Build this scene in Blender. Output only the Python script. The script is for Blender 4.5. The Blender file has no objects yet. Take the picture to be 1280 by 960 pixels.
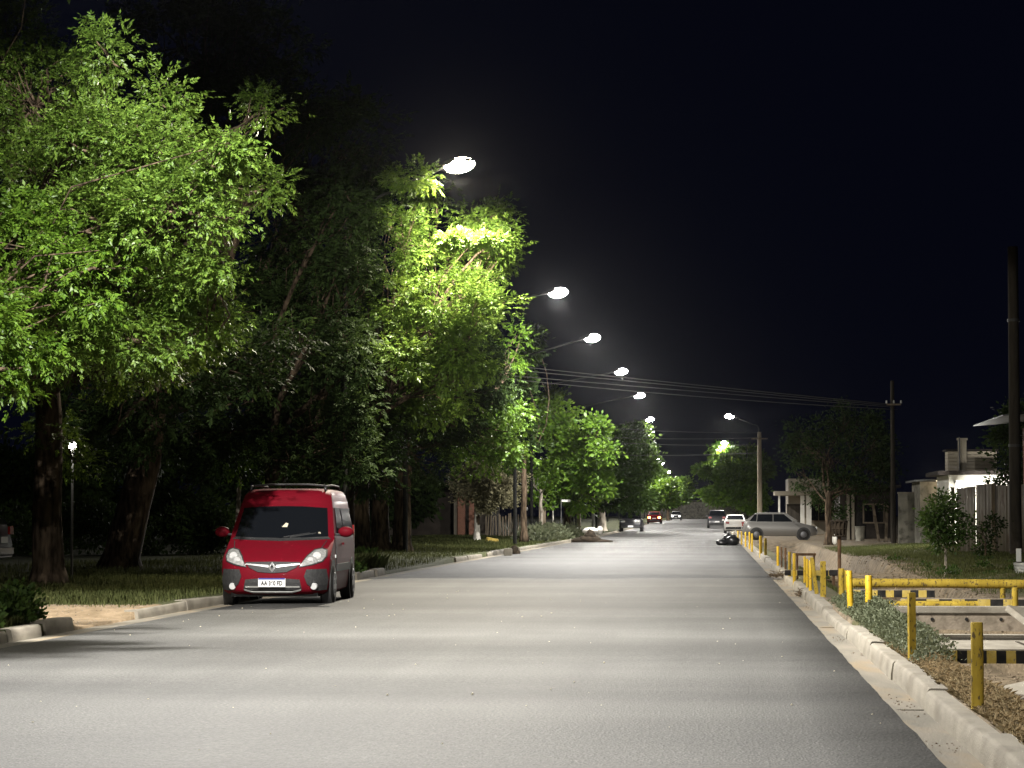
import bpy, bmesh, math, random
import numpy as np
from mathutils import Vector, Matrix

random.seed(7)
RNG = np.random.default_rng(7)
SC = bpy.context.scene
COL = SC.collection
PI = math.pi

# ------------------------------------------------------------------ camera
# photo frame 1280x960, street runs along +Y, eye 1.38 m above the road
F_PX, EYE, VPX, VPY = 3100.0, 1.38, 893.0, 645.0
DX, DY = VPX - 640, VPY - 480
PHI = math.atan(DY / F_PX)
PSI = math.atan(DX / F_PX * math.cos(PHI))
FWD = Vector((-math.sin(PSI) * math.cos(PHI), math.cos(PSI) * math.cos(PHI), math.sin(PHI)))
RIGHT = Vector((math.cos(PSI), math.sin(PSI), 0))
UP = RIGHT.cross(FWD)
CAMLOC = Vector((0, 0, EYE))
cam_d = bpy.data.cameras.new('camera')
cam = bpy.data.objects.new('camera', cam_d)
COL.objects.link(cam)
cam_d.sensor_width = 36
cam_d.lens = 36 * F_PX / 1280
cam_d.clip_start, cam_d.clip_end = 0.1, 3000
m = Matrix((RIGHT, UP, -FWD)).transposed().to_4x4()
m.translation = CAMLOC
cam.matrix_world = m
SC.camera = cam


def ray(px, py):
    return RIGHT * (px - 640) + UP * (480 - py) + FWD * F_PX


def G(px, py, z=0.0):
    """ground point seen at a photo position"""
    d = ray(px, py)
    return CAMLOC + d * ((z - EYE) / d.z)


def P(px, py, y):
    """point at street distance y seen at a photo position"""
    d = ray(px, py)
    return CAMLOC + d * (y / d.y)


def gz(y):
    return float(np.interp(y, [0, 150, 200, 290, 450, 700], [0, 0, .10, .48, .85, 1.0]))


# ------------------------------------------------------------------ materials
def nt_new(name):
    mt = bpy.data.materials.new(name)
    mt.use_nodes = True
    nt = mt.node_tree
    return mt, nt, nt.nodes['Principled BSDF']


def mat(name, c1, c2=None, scale=5, rough=.8, bump=0, bscale=None, metal=0, spec=None, coat=0, detail=6,
        stretch=(1, 1, 1), lo=.35, hi=.65, c3=None, s3=30, lo3=.6, hi3=.66, emit=None, coords='Object'):
    mt, nt, b = nt_new(name)
    N = nt.nodes
    L = nt.links
    b.inputs['Roughness'].default_value = rough
    b.inputs['Metallic'].default_value = metal
    b.inputs['Specular IOR Level'].default_value = spec if spec is not None else (.15 if rough > .72 else .45)
    b.inputs['Coat Weight'].default_value = coat
    b.inputs['Coat Roughness'].default_value = .08
    b.inputs['Base Color'].default_value = (*c1, 1)
    if c2 is not None or bump:
        if coords == 'World':
            tc = N.new('ShaderNodeNewGeometry')
            src = tc.outputs['Position']
        else:
            tc = N.new('ShaderNodeTexCoord')
            src = tc.outputs['Object']
        mp = N.new('ShaderNodeMapping')
        mp.inputs['Scale'].default_value = stretch
        L.new(src, mp.inputs['Vector'])
    if c2 is not None:
        n = N.new('ShaderNodeTexNoise')
        n.inputs['Scale'].default_value = scale
        n.inputs['Detail'].default_value = detail
        L.new(mp.outputs[0], n.inputs['Vector'])
        r = N.new('ShaderNodeValToRGB')
        r.color_ramp.elements[0].position = lo
        r.color_ramp.elements[1].position = hi
        r.color_ramp.elements[0].color = (*c1, 1)
        r.color_ramp.elements[1].color = (*c2, 1)
        L.new(n.outputs['Fac'], r.inputs['Fac'])
        out = r.outputs['Color']
        if c3 is not None:
            n3 = N.new('ShaderNodeTexNoise')
            n3.inputs['Scale'].default_value = s3
            n3.inputs['Detail'].default_value = 3
            L.new(mp.outputs[0], n3.inputs['Vector'])
            r3 = N.new('ShaderNodeValToRGB')
            r3.color_ramp.elements[0].position = lo3
            r3.color_ramp.elements[1].position = hi3
            r3.color_ramp.elements[0].color = (0, 0, 0, 1)
            r3.color_ramp.elements[1].color = (1, 1, 1, 1)
            L.new(n3.outputs['Fac'], r3.inputs['Fac'])
            mx = N.new('ShaderNodeMixRGB')
            L.new(r3.outputs['Color'], mx.inputs['Fac'])
            L.new(out, mx.inputs['Color1'])
            mx.inputs['Color2'].default_value = (*c3, 1)
            out = mx.outputs['Color']
        L.new(out, b.inputs['Base Color'])
    if bump:
        nb = N.new('ShaderNodeTexNoise')
        nb.inputs['Scale'].default_value = bscale or scale * 4
        nb.inputs['Detail'].default_value = 5
        L.new(mp.outputs[0], nb.inputs['Vector'])
        bp = N.new('ShaderNodeBump')
        bp.inputs['Strength'].default_value = bump
        bp.inputs['Distance'].default_value = .008
        L.new(nb.outputs['Fac'], bp.inputs['Height'])
        L.new(bp.outputs['Normal'], b.inputs['Normal'])
    if emit:
        b.inputs['Emission Color'].default_value = (*emit[0], 1)
        b.inputs['Emission Strength'].default_value = emit[1]
        mt.cycles.emission_sampling = 'NONE'
    return mt


def leaf_mat(name, ca, cb, trans=.3, rough=.45, spec=.35):
    mt, nt, b = nt_new(name)
    N = nt.nodes
    L = nt.links
    g = N.new('ShaderNodeNewGeometry')
    r = N.new('ShaderNodeValToRGB')
    r.color_ramp.elements[0].color = (*ca, 1)
    r.color_ramp.elements[1].color = (*cb, 1)
    L.new(g.outputs['Random Per Island'], r.inputs['Fac'])
    L.new(r.outputs['Color'], b.inputs['Base Color'])
    b.inputs['Roughness'].default_value = rough
    b.inputs['Specular IOR Level'].default_value = spec
    t = N.new('ShaderNodeBsdfTranslucent')
    hs = N.new('ShaderNodeHueSaturation')
    hs.inputs['Hue'].default_value = .485
    hs.inputs['Value'].default_value = 1.5
    L.new(r.outputs['Color'], hs.inputs['Color'])
    L.new(hs.outputs['Color'], t.inputs['Color'])
    mx = N.new('ShaderNodeMixShader')
    mx.inputs['Fac'].default_value = trans
    L.new(b.outputs[0], mx.inputs[1])
    L.new(t.outputs[0], mx.inputs[2])
    L.new(mx.outputs[0], N['Material Output'].inputs['Surface'])
    return mt


def asphalt_mat():
    mt, nt, b = nt_new('asphalt')
    N, L = nt.nodes, nt.links
    g = N.new('ShaderNodeNewGeometry')
    # broad worn streaks running along the street
    mp = N.new('ShaderNodeMapping')
    mp.inputs['Scale'].default_value = (1.0, .06, 1)
    L.new(g.outputs['Position'], mp.inputs['Vector'])
    n1 = N.new('ShaderNodeTexNoise')
    n1.inputs['Scale'].default_value = 1.6
    n1.inputs['Detail'].default_value = 5
    L.new(mp.outputs[0], n1.inputs['Vector'])
    r1 = N.new('ShaderNodeValToRGB')
    r1.color_ramp.elements[0].position, r1.color_ramp.elements[1].position = .3, .7
    r1.color_ramp.elements[0].color = (.050, .050, .0495, 1)
    r1.color_ramp.elements[1].color = (.071, .071, .0695, 1)
    L.new(n1.outputs['Fac'], r1.inputs['Fac'])
    # stains, patches
    n2 = N.new('ShaderNodeTexNoise')
    n2.inputs['Scale'].default_value = .55
    n2.inputs['Detail'].default_value = 8
    L.new(g.outputs['Position'], n2.inputs['Vector'])
    mx = N.new('ShaderNodeMixRGB')
    mx.blend_type = 'MULTIPLY'
    mx.inputs['Fac'].default_value = .55
    r2 = N.new('ShaderNodeValToRGB')
    r2.color_ramp.elements[0].position, r2.color_ramp.elements[1].position = .3, .6
    r2.color_ramp.elements[0].color = (.72, .72, .72, 1)
    r2.color_ramp.elements[1].color = (1.1, 1.1, 1.08, 1)
    L.new(n2.outputs['Fac'], r2.inputs['Fac'])
    L.new(r1.outputs[0], mx.inputs['Color1'])
    L.new(r2.outputs[0], mx.inputs['Color2'])
    # aggregate
    v = N.new('ShaderNodeTexVoronoi')
    v.inputs['Scale'].default_value = 55
    L.new(g.outputs['Position'], v.inputs['Vector'])
    n3 = N.new('ShaderNodeTexNoise')
    n3.inputs['Scale'].default_value = 38
    n3.inputs['Detail'].default_value = 4
    L.new(g.outputs['Position'], n3.inputs['Vector'])
    r3 = N.new('ShaderNodeValToRGB')
    r3.color_ramp.elements[0].position, r3.color_ramp.elements[1].position = .36, .66
    r3.color_ramp.elements[0].color = (.52, .52, .52, 1)
    r3.color_ramp.elements[1].color = (1.55, 1.54, 1.5, 1)
    L.new(n3.outputs['Fac'], r3.inputs['Fac'])
    mx2 = N.new('ShaderNodeMixRGB')
    mx2.blend_type = 'MULTIPLY'
    mx2.inputs['Fac'].default_value = .8
    L.new(mx.outputs[0], mx2.inputs['Color1'])
    L.new(r3.outputs[0], mx2.inputs['Color2'])
    # pale stones showing in the worn binder
    v5 = N.new('ShaderNodeTexVoronoi')
    v5.inputs['Scale'].default_value = 30
    L.new(g.outputs['Position'], v5.inputs['Vector'])
    r5 = N.new('ShaderNodeValToRGB')
    r5.color_ramp.elements[0].position, r5.color_ramp.elements[1].position = .10, .22
    r5.color_ramp.elements[0].color = (1.7, 1.68, 1.6, 1)
    r5.color_ramp.elements[1].color = (1, 1, 1, 1)
    L.new(v5.outputs['Distance'], r5.inputs['Fac'])
    mx5 = N.new('ShaderNodeMixRGB')
    mx5.blend_type = 'MULTIPLY'
    mx5.inputs['Fac'].default_value = 1
    L.new(mx2.outputs[0], mx5.inputs['Color1'])
    L.new(r5.outputs[0], mx5.inputs['Color2'])
    mx2 = mx5
    mp4 = N.new('ShaderNodeMapping')  # cross-street bands: lamp pools and shadows put into the asphalt colour
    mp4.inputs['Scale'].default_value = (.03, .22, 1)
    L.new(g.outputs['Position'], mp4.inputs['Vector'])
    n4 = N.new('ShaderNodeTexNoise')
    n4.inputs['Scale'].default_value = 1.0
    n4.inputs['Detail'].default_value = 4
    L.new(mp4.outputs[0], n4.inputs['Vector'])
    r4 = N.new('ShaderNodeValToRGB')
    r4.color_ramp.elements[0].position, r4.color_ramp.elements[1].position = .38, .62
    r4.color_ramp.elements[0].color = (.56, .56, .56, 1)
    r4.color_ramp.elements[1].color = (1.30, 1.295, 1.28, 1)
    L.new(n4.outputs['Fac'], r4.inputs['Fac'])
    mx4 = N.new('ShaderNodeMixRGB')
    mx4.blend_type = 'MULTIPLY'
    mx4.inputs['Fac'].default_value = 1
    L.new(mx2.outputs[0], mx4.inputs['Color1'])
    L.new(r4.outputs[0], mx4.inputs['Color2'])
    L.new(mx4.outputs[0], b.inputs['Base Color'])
    b.inputs['Roughness'].default_value = .75
    b.inputs['Specular IOR Level'].default_value = .3
    ad = N.new('ShaderNodeMath')
    L.new(v.outputs['Distance'], ad.inputs[0])
    L.new(n3.outputs['Fac'], ad.inputs[1])
    bp = N.new('ShaderNodeBump')
    bp.inputs['Strength'].default_value = .7
    bp.inputs['Distance'].default_value = .006
    L.new(ad.outputs[0], bp.inputs['Height'])
    L.new(bp.outputs[0], b.inputs['Normal'])
    return mt


def soil_mat(name, grass1, grass2, dirt1, dirt2):
    """earth whose bare patches follow the point attribute 'dirt'"""
    mt, nt, b = nt_new(name)
    N, L = nt.nodes, nt.links
    g = N.new('ShaderNodeNewGeometry')

    def noise(s, d=6):
        n = N.new('ShaderNodeTexNoise')
        n.inputs['Scale'].default_value = s
        n.inputs['Detail'].default_value = d
        L.new(g.outputs['Position'], n.inputs['Vector'])
        return n.outputs['Fac']

    def ramp(f, a, c, lo=.35, hi=.65):
        r = N.new('ShaderNodeValToRGB')
        r.color_ramp.elements[0].position, r.color_ramp.elements[1].position = lo, hi
        r.color_ramp.elements[0].color = (*a, 1)
        r.color_ramp.elements[1].color = (*c, 1)
        L.new(f, r.inputs['Fac'])
        return r.outputs[0]
    gr = ramp(noise(9), grass1, grass2)
    di = ramp(noise(4, 9), dirt1, dirt2)
    at = N.new('ShaderNodeAttribute')
    at.attribute_name = 'dirt'
    n = noise(5, 8)
    a = N.new('ShaderNodeMath')
    a.operation = 'ADD'
    L.new(at.outputs['Fac'], a.inputs[0])
    L.new(n, a.inputs[1])
    f = ramp(a.outputs[0], (0, 0, 0), (1, 1, 1), .85, 1.1)
    mx = N.new('ShaderNodeMixRGB')
    L.new(f, mx.inputs['Fac'])
    L.new(gr, mx.inputs['Color1'])
    L.new(di, mx.inputs['Color2'])
    L.new(mx.outputs[0], b.inputs['Base Color'])
    b.inputs['Roughness'].default_value = .95
    b.inputs['Specular IOR Level'].default_value = .15
    bp = N.new('ShaderNodeBump')
    bp.inputs['Strength'].default_value = .8
    bp.inputs['Distance'].default_value = .04
    L.new(noise(18, 8), bp.inputs['Height'])
    L.new(bp.outputs[0], b.inputs['Normal'])
    return mt


def brick_mat(name, c1, c2, mortar, scale=4):
    mt, nt, b = nt_new(name)
    N, L = nt.nodes, nt.links
    tc = N.new('ShaderNodeTexCoord')
    mp = N.new('ShaderNodeMapping')
    mp.inputs['Rotation'].default_value = (PI / 2, 0, 0)
    L.new(tc.outputs['Object'], mp.inputs[0])
    br = N.new('ShaderNodeTexBrick')
    br.inputs['Scale'].default_value = scale
    br.inputs['Color1'].default_value = (*c1, 1)
    br.inputs['Color2'].default_value = (*c2, 1)
    br.inputs['Mortar'].default_value = (*mortar, 1)
    L.new(mp.outputs[0], br.inputs['Vector'])
    L.new(br.outputs['Color'], b.inputs['Base Color'])
    b.inputs['Roughness'].default_value = .9
    return mt


M = {}
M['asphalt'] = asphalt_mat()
M['concrete'] = mat('concrete', (.22, .20, .165), (.29, .265, .215), 5, .9, .5, 70, c3=(.15, .13, .10), s3=4, lo3=.5, hi3=.8, coords='World', stretch=(1, .4, 1))
M['gutter'] = mat('gutter_concrete', (.15, .14, .115), (.23, .205, .165), 3, .9, .5, 45, c3=(.25, .195, .125), s3=2.5, lo3=.5, hi3=.7, coords='World', stretch=(1, .22, 1))
M['old_concrete'] = mat('old_concrete', (.20, .17, .13), (.33, .28, .22), 5, .95, .7, 30, c3=(.10, .08, .06), s3=7, lo3=.55, hi3=.7, coords='World')
M['soil_l'] = soil_mat('verge_soil_west', (.035, .042, .016), (.075, .08, .03), (.19, .14, .085), (.30, .225, .145))
M['soil_r'] = soil_mat('verge_soil_east', (.05, .055, .02), (.12, .105, .05), (.10, .08, .054), (.23, .18, .12))
M['bark'] = mat('bark', (.022, .016, .011), (.13, .095, .064), 11, .95, 1.6, 22, stretch=(1, 1, .22), lo=.36, hi=.66, spec=.1)
M['pale_bark'] = mat('pale_bark', (.22, .19, .15), (.40, .36, .30), 9, .9, .8, 16, stretch=(1, 1, .3))
M['limewash'] = mat('limewashed_bark', (.55, .52, .46), (.75, .72, .65), 5, .9, .5, 20)
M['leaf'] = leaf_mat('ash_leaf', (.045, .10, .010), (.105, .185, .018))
M['leaf_bright'] = leaf_mat('lamplit_ash_leaf', (.052, .105, .014), (.118, .188, .028), .32)  # ash leaf brightened for lamp-lit trees, lamplight put into its colour
M['leaf_dark'] = leaf_mat('dark_leaf', (.016, .032, .008), (.034, .058, .014), .2, .7, .12)  # darker leaf for the unlit trees, shade put into its colour
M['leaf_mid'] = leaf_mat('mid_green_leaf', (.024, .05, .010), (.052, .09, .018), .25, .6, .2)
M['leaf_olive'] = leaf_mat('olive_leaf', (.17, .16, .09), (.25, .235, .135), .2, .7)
M['leaf_weed'] = leaf_mat('weed_leaf', (.075, .092, .048), (.15, .165, .098), .2, .7)
M['blade'] = leaf_mat('grass_blade', (.04, .052, .016), (.095, .105, .04), .25, .8, .1)
M['straw'] = leaf_mat('dry_grass', (.26, .205, .11), (.46, .37, .21), .2, .8)
M['yellow'] = mat('yellow_paint', (.58, .36, .012), (.66, .43, .02), 9, .55, .25, 40, c3=(.16, .10, .04), s3=24, lo3=.60, hi3=.66)
M['mustard'] = mat('weathered_mustard_paint', (.30, .21, .025), (.42, .30, .045), 8, .75, .4, 40, c3=(.11, .078, .03), s3=40, lo3=.57, hi3=.64, stretch=(1, 1, .5))
M['rust'] = mat('rusty_brown_paint', (.06, .035, .02), (.13, .075, .04), 10, .85, .4, 40)
M['black_paint'] = mat('black_paint', (.012, .012, .012), (.03, .028, .026), 9, .8, .3, 40)
M['stripe_yellow'] = mat('faded_stripe_yellow', (.42, .30, .06), (.52, .40, .12), 12, .85, .4, 40, c3=(.2, .16, .1), s3=24, lo3=.6, hi3=.7)
M['steel'] = mat('galvanised_steel', (.30, .30, .29), (.40, .40, .38), 8, .5, metal=.5)
M['dark_steel'] = mat('dark_steel', (.10, .10, .10), rough=.6, metal=.3)
M['cable'] = mat('cable', (.09, .09, .085), rough=.8)
M['lens'] = mat('lamp_lens', (.9, .9, .9), emit=((1, .97, .93), 90))
M['lens_warm'] = mat('warm_lamp_lens', (.9, .9, .85), emit=((1, .90, .66), 90))
M['bulb'] = mat('lit_bulb', (.9, .9, .9), emit=((1, .97, .90), 45))
M['bulb_dim'] = mat('dim_lit_bulb', (.9, .8, .7), emit=((1, .85, .62), 6))
M['amber'] = mat('amber_tail_light', (.6, .1, .02), emit=((1, .34, .08), 45))
M['white_reflection'] = mat('reflection_glow', (.8, .8, .8), emit=((1, .97, .9), 8))  # glow that stands in for a white reflection on the distant car
M['red_paint'] = mat('red_car_paint', (.135, .004, .011), (.12, .005, .011), 3, .55, coat=.02, spec=.06)
M['black_plastic'] = mat('black_plastic', (.022, .022, .023), (.035, .035, .035), 30, .65)
M['rubber'] = mat('tyre_rubber', (.018, .018, .018), (.035, .033, .03), 12, .85)
M['rim'] = mat('wheel_rim', (.10, .10, .105), rough=.45, metal=.5)
M['chrome'] = mat('chrome', (.55, .55, .55), rough=.35, metal=.35, coat=.6)
M['glass'] = mat('dark_window_glass', (.006, .007, .009), rough=.06, spec=.5)
M['headlight'] = mat('headlight_glass', (.45, .45, .44), (.75, .75, .73), 26, .15, metal=.5, coat=1, bump=.6, bscale=30)
M['plate'] = mat('white_plate', (.75, .75, .74), rough=.5)
M['plate_blue'] = mat('blue_plate_band', (.03, .05, .28), rough=.5)
M['ink'] = mat('black_ink', (.015, .015, .018), rough=.6)
M['paper'] = mat('paper', (.6, .55, .42), rough=.8)
M['silver'] = mat('silver_car_paint', (.16, .155, .145), rough=.4, metal=.35, coat=.5)
M['white_paint'] = mat('white_car_paint', (.72, .70, .66), rough=.4, coat=.5)
M['dark_paint'] = mat('dark_car_paint', (.02, .02, .024), rough=.35, coat=.5)
M['grey_paint'] = mat('dull_dark_grey_paint', (.06, .06, .058), (.10, .095, .085), 4, .5)
M['tail_red'] = mat('red_lens', (.25, .01, .008), rough=.2, coat=.5)
M['white_wall'] = mat('white_plaster', (.68, .66, .60), (.78, .76, .70), 3, .9, .3, 20)
M['cream_wall'] = mat('cream_plaster', (.24, .215, .17), (.32, .285, .225), 2, .9, .3, 20)
M['grey_wall'] = mat('stained_cement', (.16, .155, .13), (.30, .285, .24), 2.2, .95, .5, 12, c3=(.08, .075, .06), s3=3.5, lo3=.52, hi3=.7)
M['dark_wall'] = mat('dull_brown_plaster', (.035, .03, .025), (.06, .05, .042), 2, .9, .3, 15)
M['brick'] = brick_mat('brick', (.20, .075, .045), (.26, .10, .06), (.22, .18, .14), 4)
M['clapboard'] = mat('cream_boards', (.50, .44, .34), (.58, .52, .42), 3, .8, .4, 12, stretch=(.2, 1, 8))
M['roof_dark'] = mat('dark_roofing', (.035, .03, .028), (.06, .05, .045), 4, .9)
M['zinc'] = mat('zinc_sheet', (.10, .105, .105), (.16, .165, .165), 6, .5, metal=.4)
M['corrugated'] = mat('weathered_corrugated_sheet', (.20, .175, .14), (.30, .265, .215), 4, .7, .3, 15, stretch=(1, 1, .3), c3=(.13, .08, .05), s3=5, lo3=.55, hi3=.7)
M['wood'] = mat('weathered_wood', (.16, .13, .095), (.27, .22, .16), 8, .9, .5, 20, stretch=(1, 1, .2))
M['pole_wood'] = mat('pole_wood', (.30, .26, .19), (.42, .37, .28), 8, .9, .5, 20, stretch=(1, 1, .15))
M['dark_pole'] = mat('tarred_pole', (.03, .026, .021), (.06, .052, .042), 8, .9, .5, 20, stretch=(1, 1, .15))
M['grey_pole'] = mat('greyed_pole_wood', (.055, .048, .04), (.085, .075, .062), 8, .9, .5, 20, stretch=(1, 1, .15))
M['bin_bag'] = mat('black_plastic_bag', (.010, .010, .011), rough=.32, bump=.6, bscale=8)
M['white_bag'] = mat('white_plastic_bag', (.62, .60, .55), rough=.5, bump=.5, bscale=10)
M['mound'] = mat('dark_earth', (.018, .014, .010), (.04, .03, .02), 6, .95, 1, 18)
M['white_plastic'] = mat('white_plastic', (.70, .70, .66), (.60, .60, .55), 5, .5)
M['clod'] = mat('earth_clod', (.10, .08, .055), (.19, .15, .105), 8, .95)
M['debris'] = mat('dry_twigs', (.10, .075, .05), (.2, .15, .1), 12, .9)

# ------------------------------------------------------------------ object helpers
def tag(o, label=None, cat=None, group=None, kind=None):
    if label:
        o['label'] = label
    if cat:
        o['category'] = cat
    if group:
        o['group'] = group
    if kind:
        o['kind'] = kind
    return o


def thing(name, label, cat, loc=(0, 0, 0), rotz=0, group=None):
    o = bpy.data.objects.new(name, None)
    o.empty_display_size = .2
    o.location = loc
    o.rotation_euler = (0, 0, rotz)
    COL.objects.link(o)
    return tag(o, label, cat, group)


def dup(root, loc, rotz, label, group=None, name=None):
    r = root.copy()
    COL.objects.link(r)
    r.location = loc
    r.rotation_euler = (0, 0, rotz)
    r['label'] = label
    if group:
        r['group'] = group
    for ch in list(root.children):
        c = ch.copy()
        COL.objects.link(c)
        c.parent = r
        for g in list(ch.children):
            d = g.copy()
            COL.objects.link(d)
            d.parent = c
    return r


class MB:
    """collects shapes into one mesh"""

    def __init__(self):
        self.v, self.f, self.mi, self.mats, self.cur = [], [], [], [], 0

    def use(self, mt):
        if mt not in self.mats:
            self.mats.append(mt)
        self.cur = self.mats.index(mt)
        return self

    def add(self, vs, fs, M4=None):
        o = len(self.v)
        for p in vs:
            p = Vector(p)
            if M4 is not None:
                p = M4 @ p
            self.v.append(tuple(p))
        for f in fs:
            self.f.append([i + o for i in f])
            self.mi.append(self.cur)
        return self

    def box(self, c, s, rot=None, taper=1.0):
        x, y, z = s[0] / 2, s[1] / 2, s[2] / 2
        t = taper
        vs = [(-x, -y, -z), (x, -y, -z), (x, y, -z), (-x, y, -z), (-x * t, -y * t, z), (x * t, -y * t, z), (x * t, y * t, z), (-x * t, y * t, z)]
        fs = [(3, 2, 1, 0), (4, 5, 6, 7), (0, 1, 5, 4), (1, 2, 6, 5), (2, 3, 7, 6), (3, 0, 4, 7)]
        M4 = Matrix.Translation(c)
        if rot is not None:
            M4 = M4 @ rot.to_4x4()
        return self.add(vs, fs, M4)

    def tube(self, pts, rad, n=10, cap=True):
        pts = [Vector(p) for p in pts]
        if not isinstance(rad, (list, tuple)):
            rad = [rad] * len(pts)
        vs, fs = [], []
        ref = None
        for i, p in enumerate(pts):
            d = (pts[min(i + 1, len(pts) - 1)] - pts[max(i - 1, 0)])
            d = d.normalized() if d.length > 1e-9 else Vector((0, 0, 1))
            if ref is None:
                ref = d.orthogonal().normalized()
            a = (ref - d * ref.dot(d))
            a = a.normalized() if a.length > 1e-6 else d.orthogonal().normalized()
            ref = a
            bb = d.cross(a)
            for k in range(n):
                t = 2 * PI * k / n
                vs.append(p + (a * math.cos(t) + bb * math.sin(t)) * rad[i])
        for i in range(len(pts) - 1):
            for k in range(n):
                a0, a1 = i * n + k, i * n + (k + 1) % n
                fs.append((a0, a1, a1 + n, a0 + n))
        if cap:
            fs.append(tuple(reversed(range(n))))
            fs.append(tuple(range((len(pts) - 1) * n, len(pts) * n)))
        return self.add(vs, fs)

    def prism(self, poly, axis, a, b):
        """polygon in the two other axes, extruded from a to b along axis (0,1,2)"""
        n = len(poly)
        vs = []
        for t in (a, b):
            for (u, w) in poly:
                p = [u, w]
                p.insert(axis, t)
                vs.append(tuple(p))
        fs = [tuple(range(n)), tuple(reversed(range(n, 2 * n)))]
        for k in range(n):
            fs.append((k, (k + 1) % n, n + (k + 1) % n, n + k))
        return self.add(vs, fs)

    def ellipsoid(self, c, r, nu=14, nv=9, jit=0.0):
        vs, fs = [], []
        for j in range(nv + 1):
            ph = PI * j / nv
            for i in range(nu):
                th = 2 * PI * i / nu
                k = 1 + jit * (random.random() - .5)
                vs.append((c[0] + r[0] * math.sin(ph) * math.cos(th) * k, c[1] + r[1] * math.sin(ph) * math.sin(th) * k, c[2] + r[2] * math.cos(ph) * k))
        for j in range(nv):
            for i in range(nu):
                a, b2 = j * nu + i, j * nu + (i + 1) % nu
                fs.append((a, a + nu, b2 + nu, b2))
        return self.add(vs, fs)

    def build(self, name, parent=None, smooth=False, bevel=0, weld=False, sub=0):
        me = bpy.data.meshes.new(name)
        me.from_pydata(self.v, [], self.f)
        for mt in self.mats:
            me.materials.append(mt)
        me.polygons.foreach_set('material_index', self.mi)
        bm = bmesh.new()
        bm.from_mesh(me)
        if weld:
            bmesh.ops.remove_doubles(bm, verts=bm.verts, dist=1e-5)
        bmesh.ops.recalc_face_normals(bm, faces=bm.faces)
        if bevel:
            bmesh.ops.bevel(bm, geom=[e for e in bm.edges if len(e.link_faces) == 2 and e.calc_face_angle(0) > .6], offset=bevel, segments=2, affect='EDGES', clamp_overlap=True)
        bm.to_mesh(me)
        bm.free()
        if smooth:
            me.polygons.foreach_set('use_smooth', [True] * len(me.polygons))
            if smooth == 'auto':
                me.set_sharp_from_angle(angle=.7)
        o = bpy.data.objects.new(name, me)
        COL.objects.link(o)
        if parent is not None:
            o.parent = parent
        if sub:
            md = o.modifiers.new('subsurf', 'SUBSURF')
            md.levels = md.render_levels = sub
        return o


def np_mesh(name, V, Q, mt, parent=None, attr=None, smooth=False):
    me = bpy.data.meshes.new(name)
    V = np.asarray(V, dtype=np.float32)
    Q = np.asarray(Q, dtype=np.int32)
    k = Q.shape[1]
    me.vertices.add(len(V))
    me.vertices.foreach_set('co', V.ravel())
    me.loops.add(Q.size)
    me.loops.foreach_set('vertex_index', Q.ravel())
    me.polygons.add(len(Q))
    me.polygons.foreach_set('loop_start', np.arange(0, Q.size, k, dtype=np.int32))
    if smooth:
        me.polygons.foreach_set('use_smooth', np.ones(len(Q), dtype=bool))
    me.update(calc_edges=True)
    me.materials.append(mt)
    if attr is not None:
        a = me.attributes.new('dirt', 'FLOAT', 'POINT')
        a.data.foreach_set('value', np.asarray(attr, dtype=np.float32))
    o = bpy.data.objects.new(name, me)
    COL.objects.link(o)
    if parent is not None:
        o.parent = parent
    return o


def unit(a):
    return a / np.maximum(np.linalg.norm(a, axis=-1, keepdims=True), 1e-9)


def compound_leaves(C, D, S, pairs=3):
    """pinnate leaves: C centres, D stalk directions, S lengths -> verts, quads"""
    K = len(C)
    D = unit(D)
    side = unit(np.cross(D, np.array([0, 0, 1.0])) + RNG.normal(0, .35, (K, 3)))
    nrm = unit(np.cross(side, D))
    parts = []
    for i in range(pairs):
        t = .25 + .6 * i / max(pairs - 1, 1)
        for sg in (-1, 1):
            parts.append((t, sg))
    parts.append((.95, 0))
    allv = []
    for t, sg in parts:
        L = S[:, None] * (.52 if sg else .6) * RNG.uniform(.8, 1.2, (K, 1))
        b = C + D * (S[:, None] * t)
        ld = unit(D * (.62 if sg else 1) + side * (sg * .78) - np.array([0, 0, .25]) + RNG.normal(0, .18, (K, 3)))
        w = unit(np.cross(ld, nrm + RNG.normal(0, .35, (K, 3)))) * L * .21
        up = nrm * L * .05
        allv.append(np.stack([b, b + ld * L * .45 + w + up, b + ld * L, b + ld * L * .45 - w + up], 1))
    V = np.concatenate(allv, 0).reshape(-1, 3)
    return V, np.arange(len(V)).reshape(-1, 4)


def simple_leaves(C, D, S):
    K = len(C)
    D = unit(D)
    w = unit(np.cross(D, RNG.normal(0, 1, (K, 3)))) * S[:, None] * .28
    s = S[:, None]
    V = np.stack([C, C + D * s * .5 + w, C + D * s, C + D * s * .5 - w], 1).reshape(-1, 3)
    return V, np.arange(len(V)).reshape(-1, 4)


def wander(a, b, n, amp, sag=0):
    a, b = np.array(a, float), np.array(b, float)
    L = np.linalg.norm(b - a)
    out = []
    off = RNG.normal(0, amp * L, (2, 3))
    for i in range(n + 1):
        t = i / n
        out.append(a + (b - a) * t + off[0] * math.sin(PI * t) + off[1] * math.sin(2 * PI * t) * .5 + np.array([0, 0, sag * L]) * math.sin(PI * t))
    return [Vector(p) for p in out]


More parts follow.
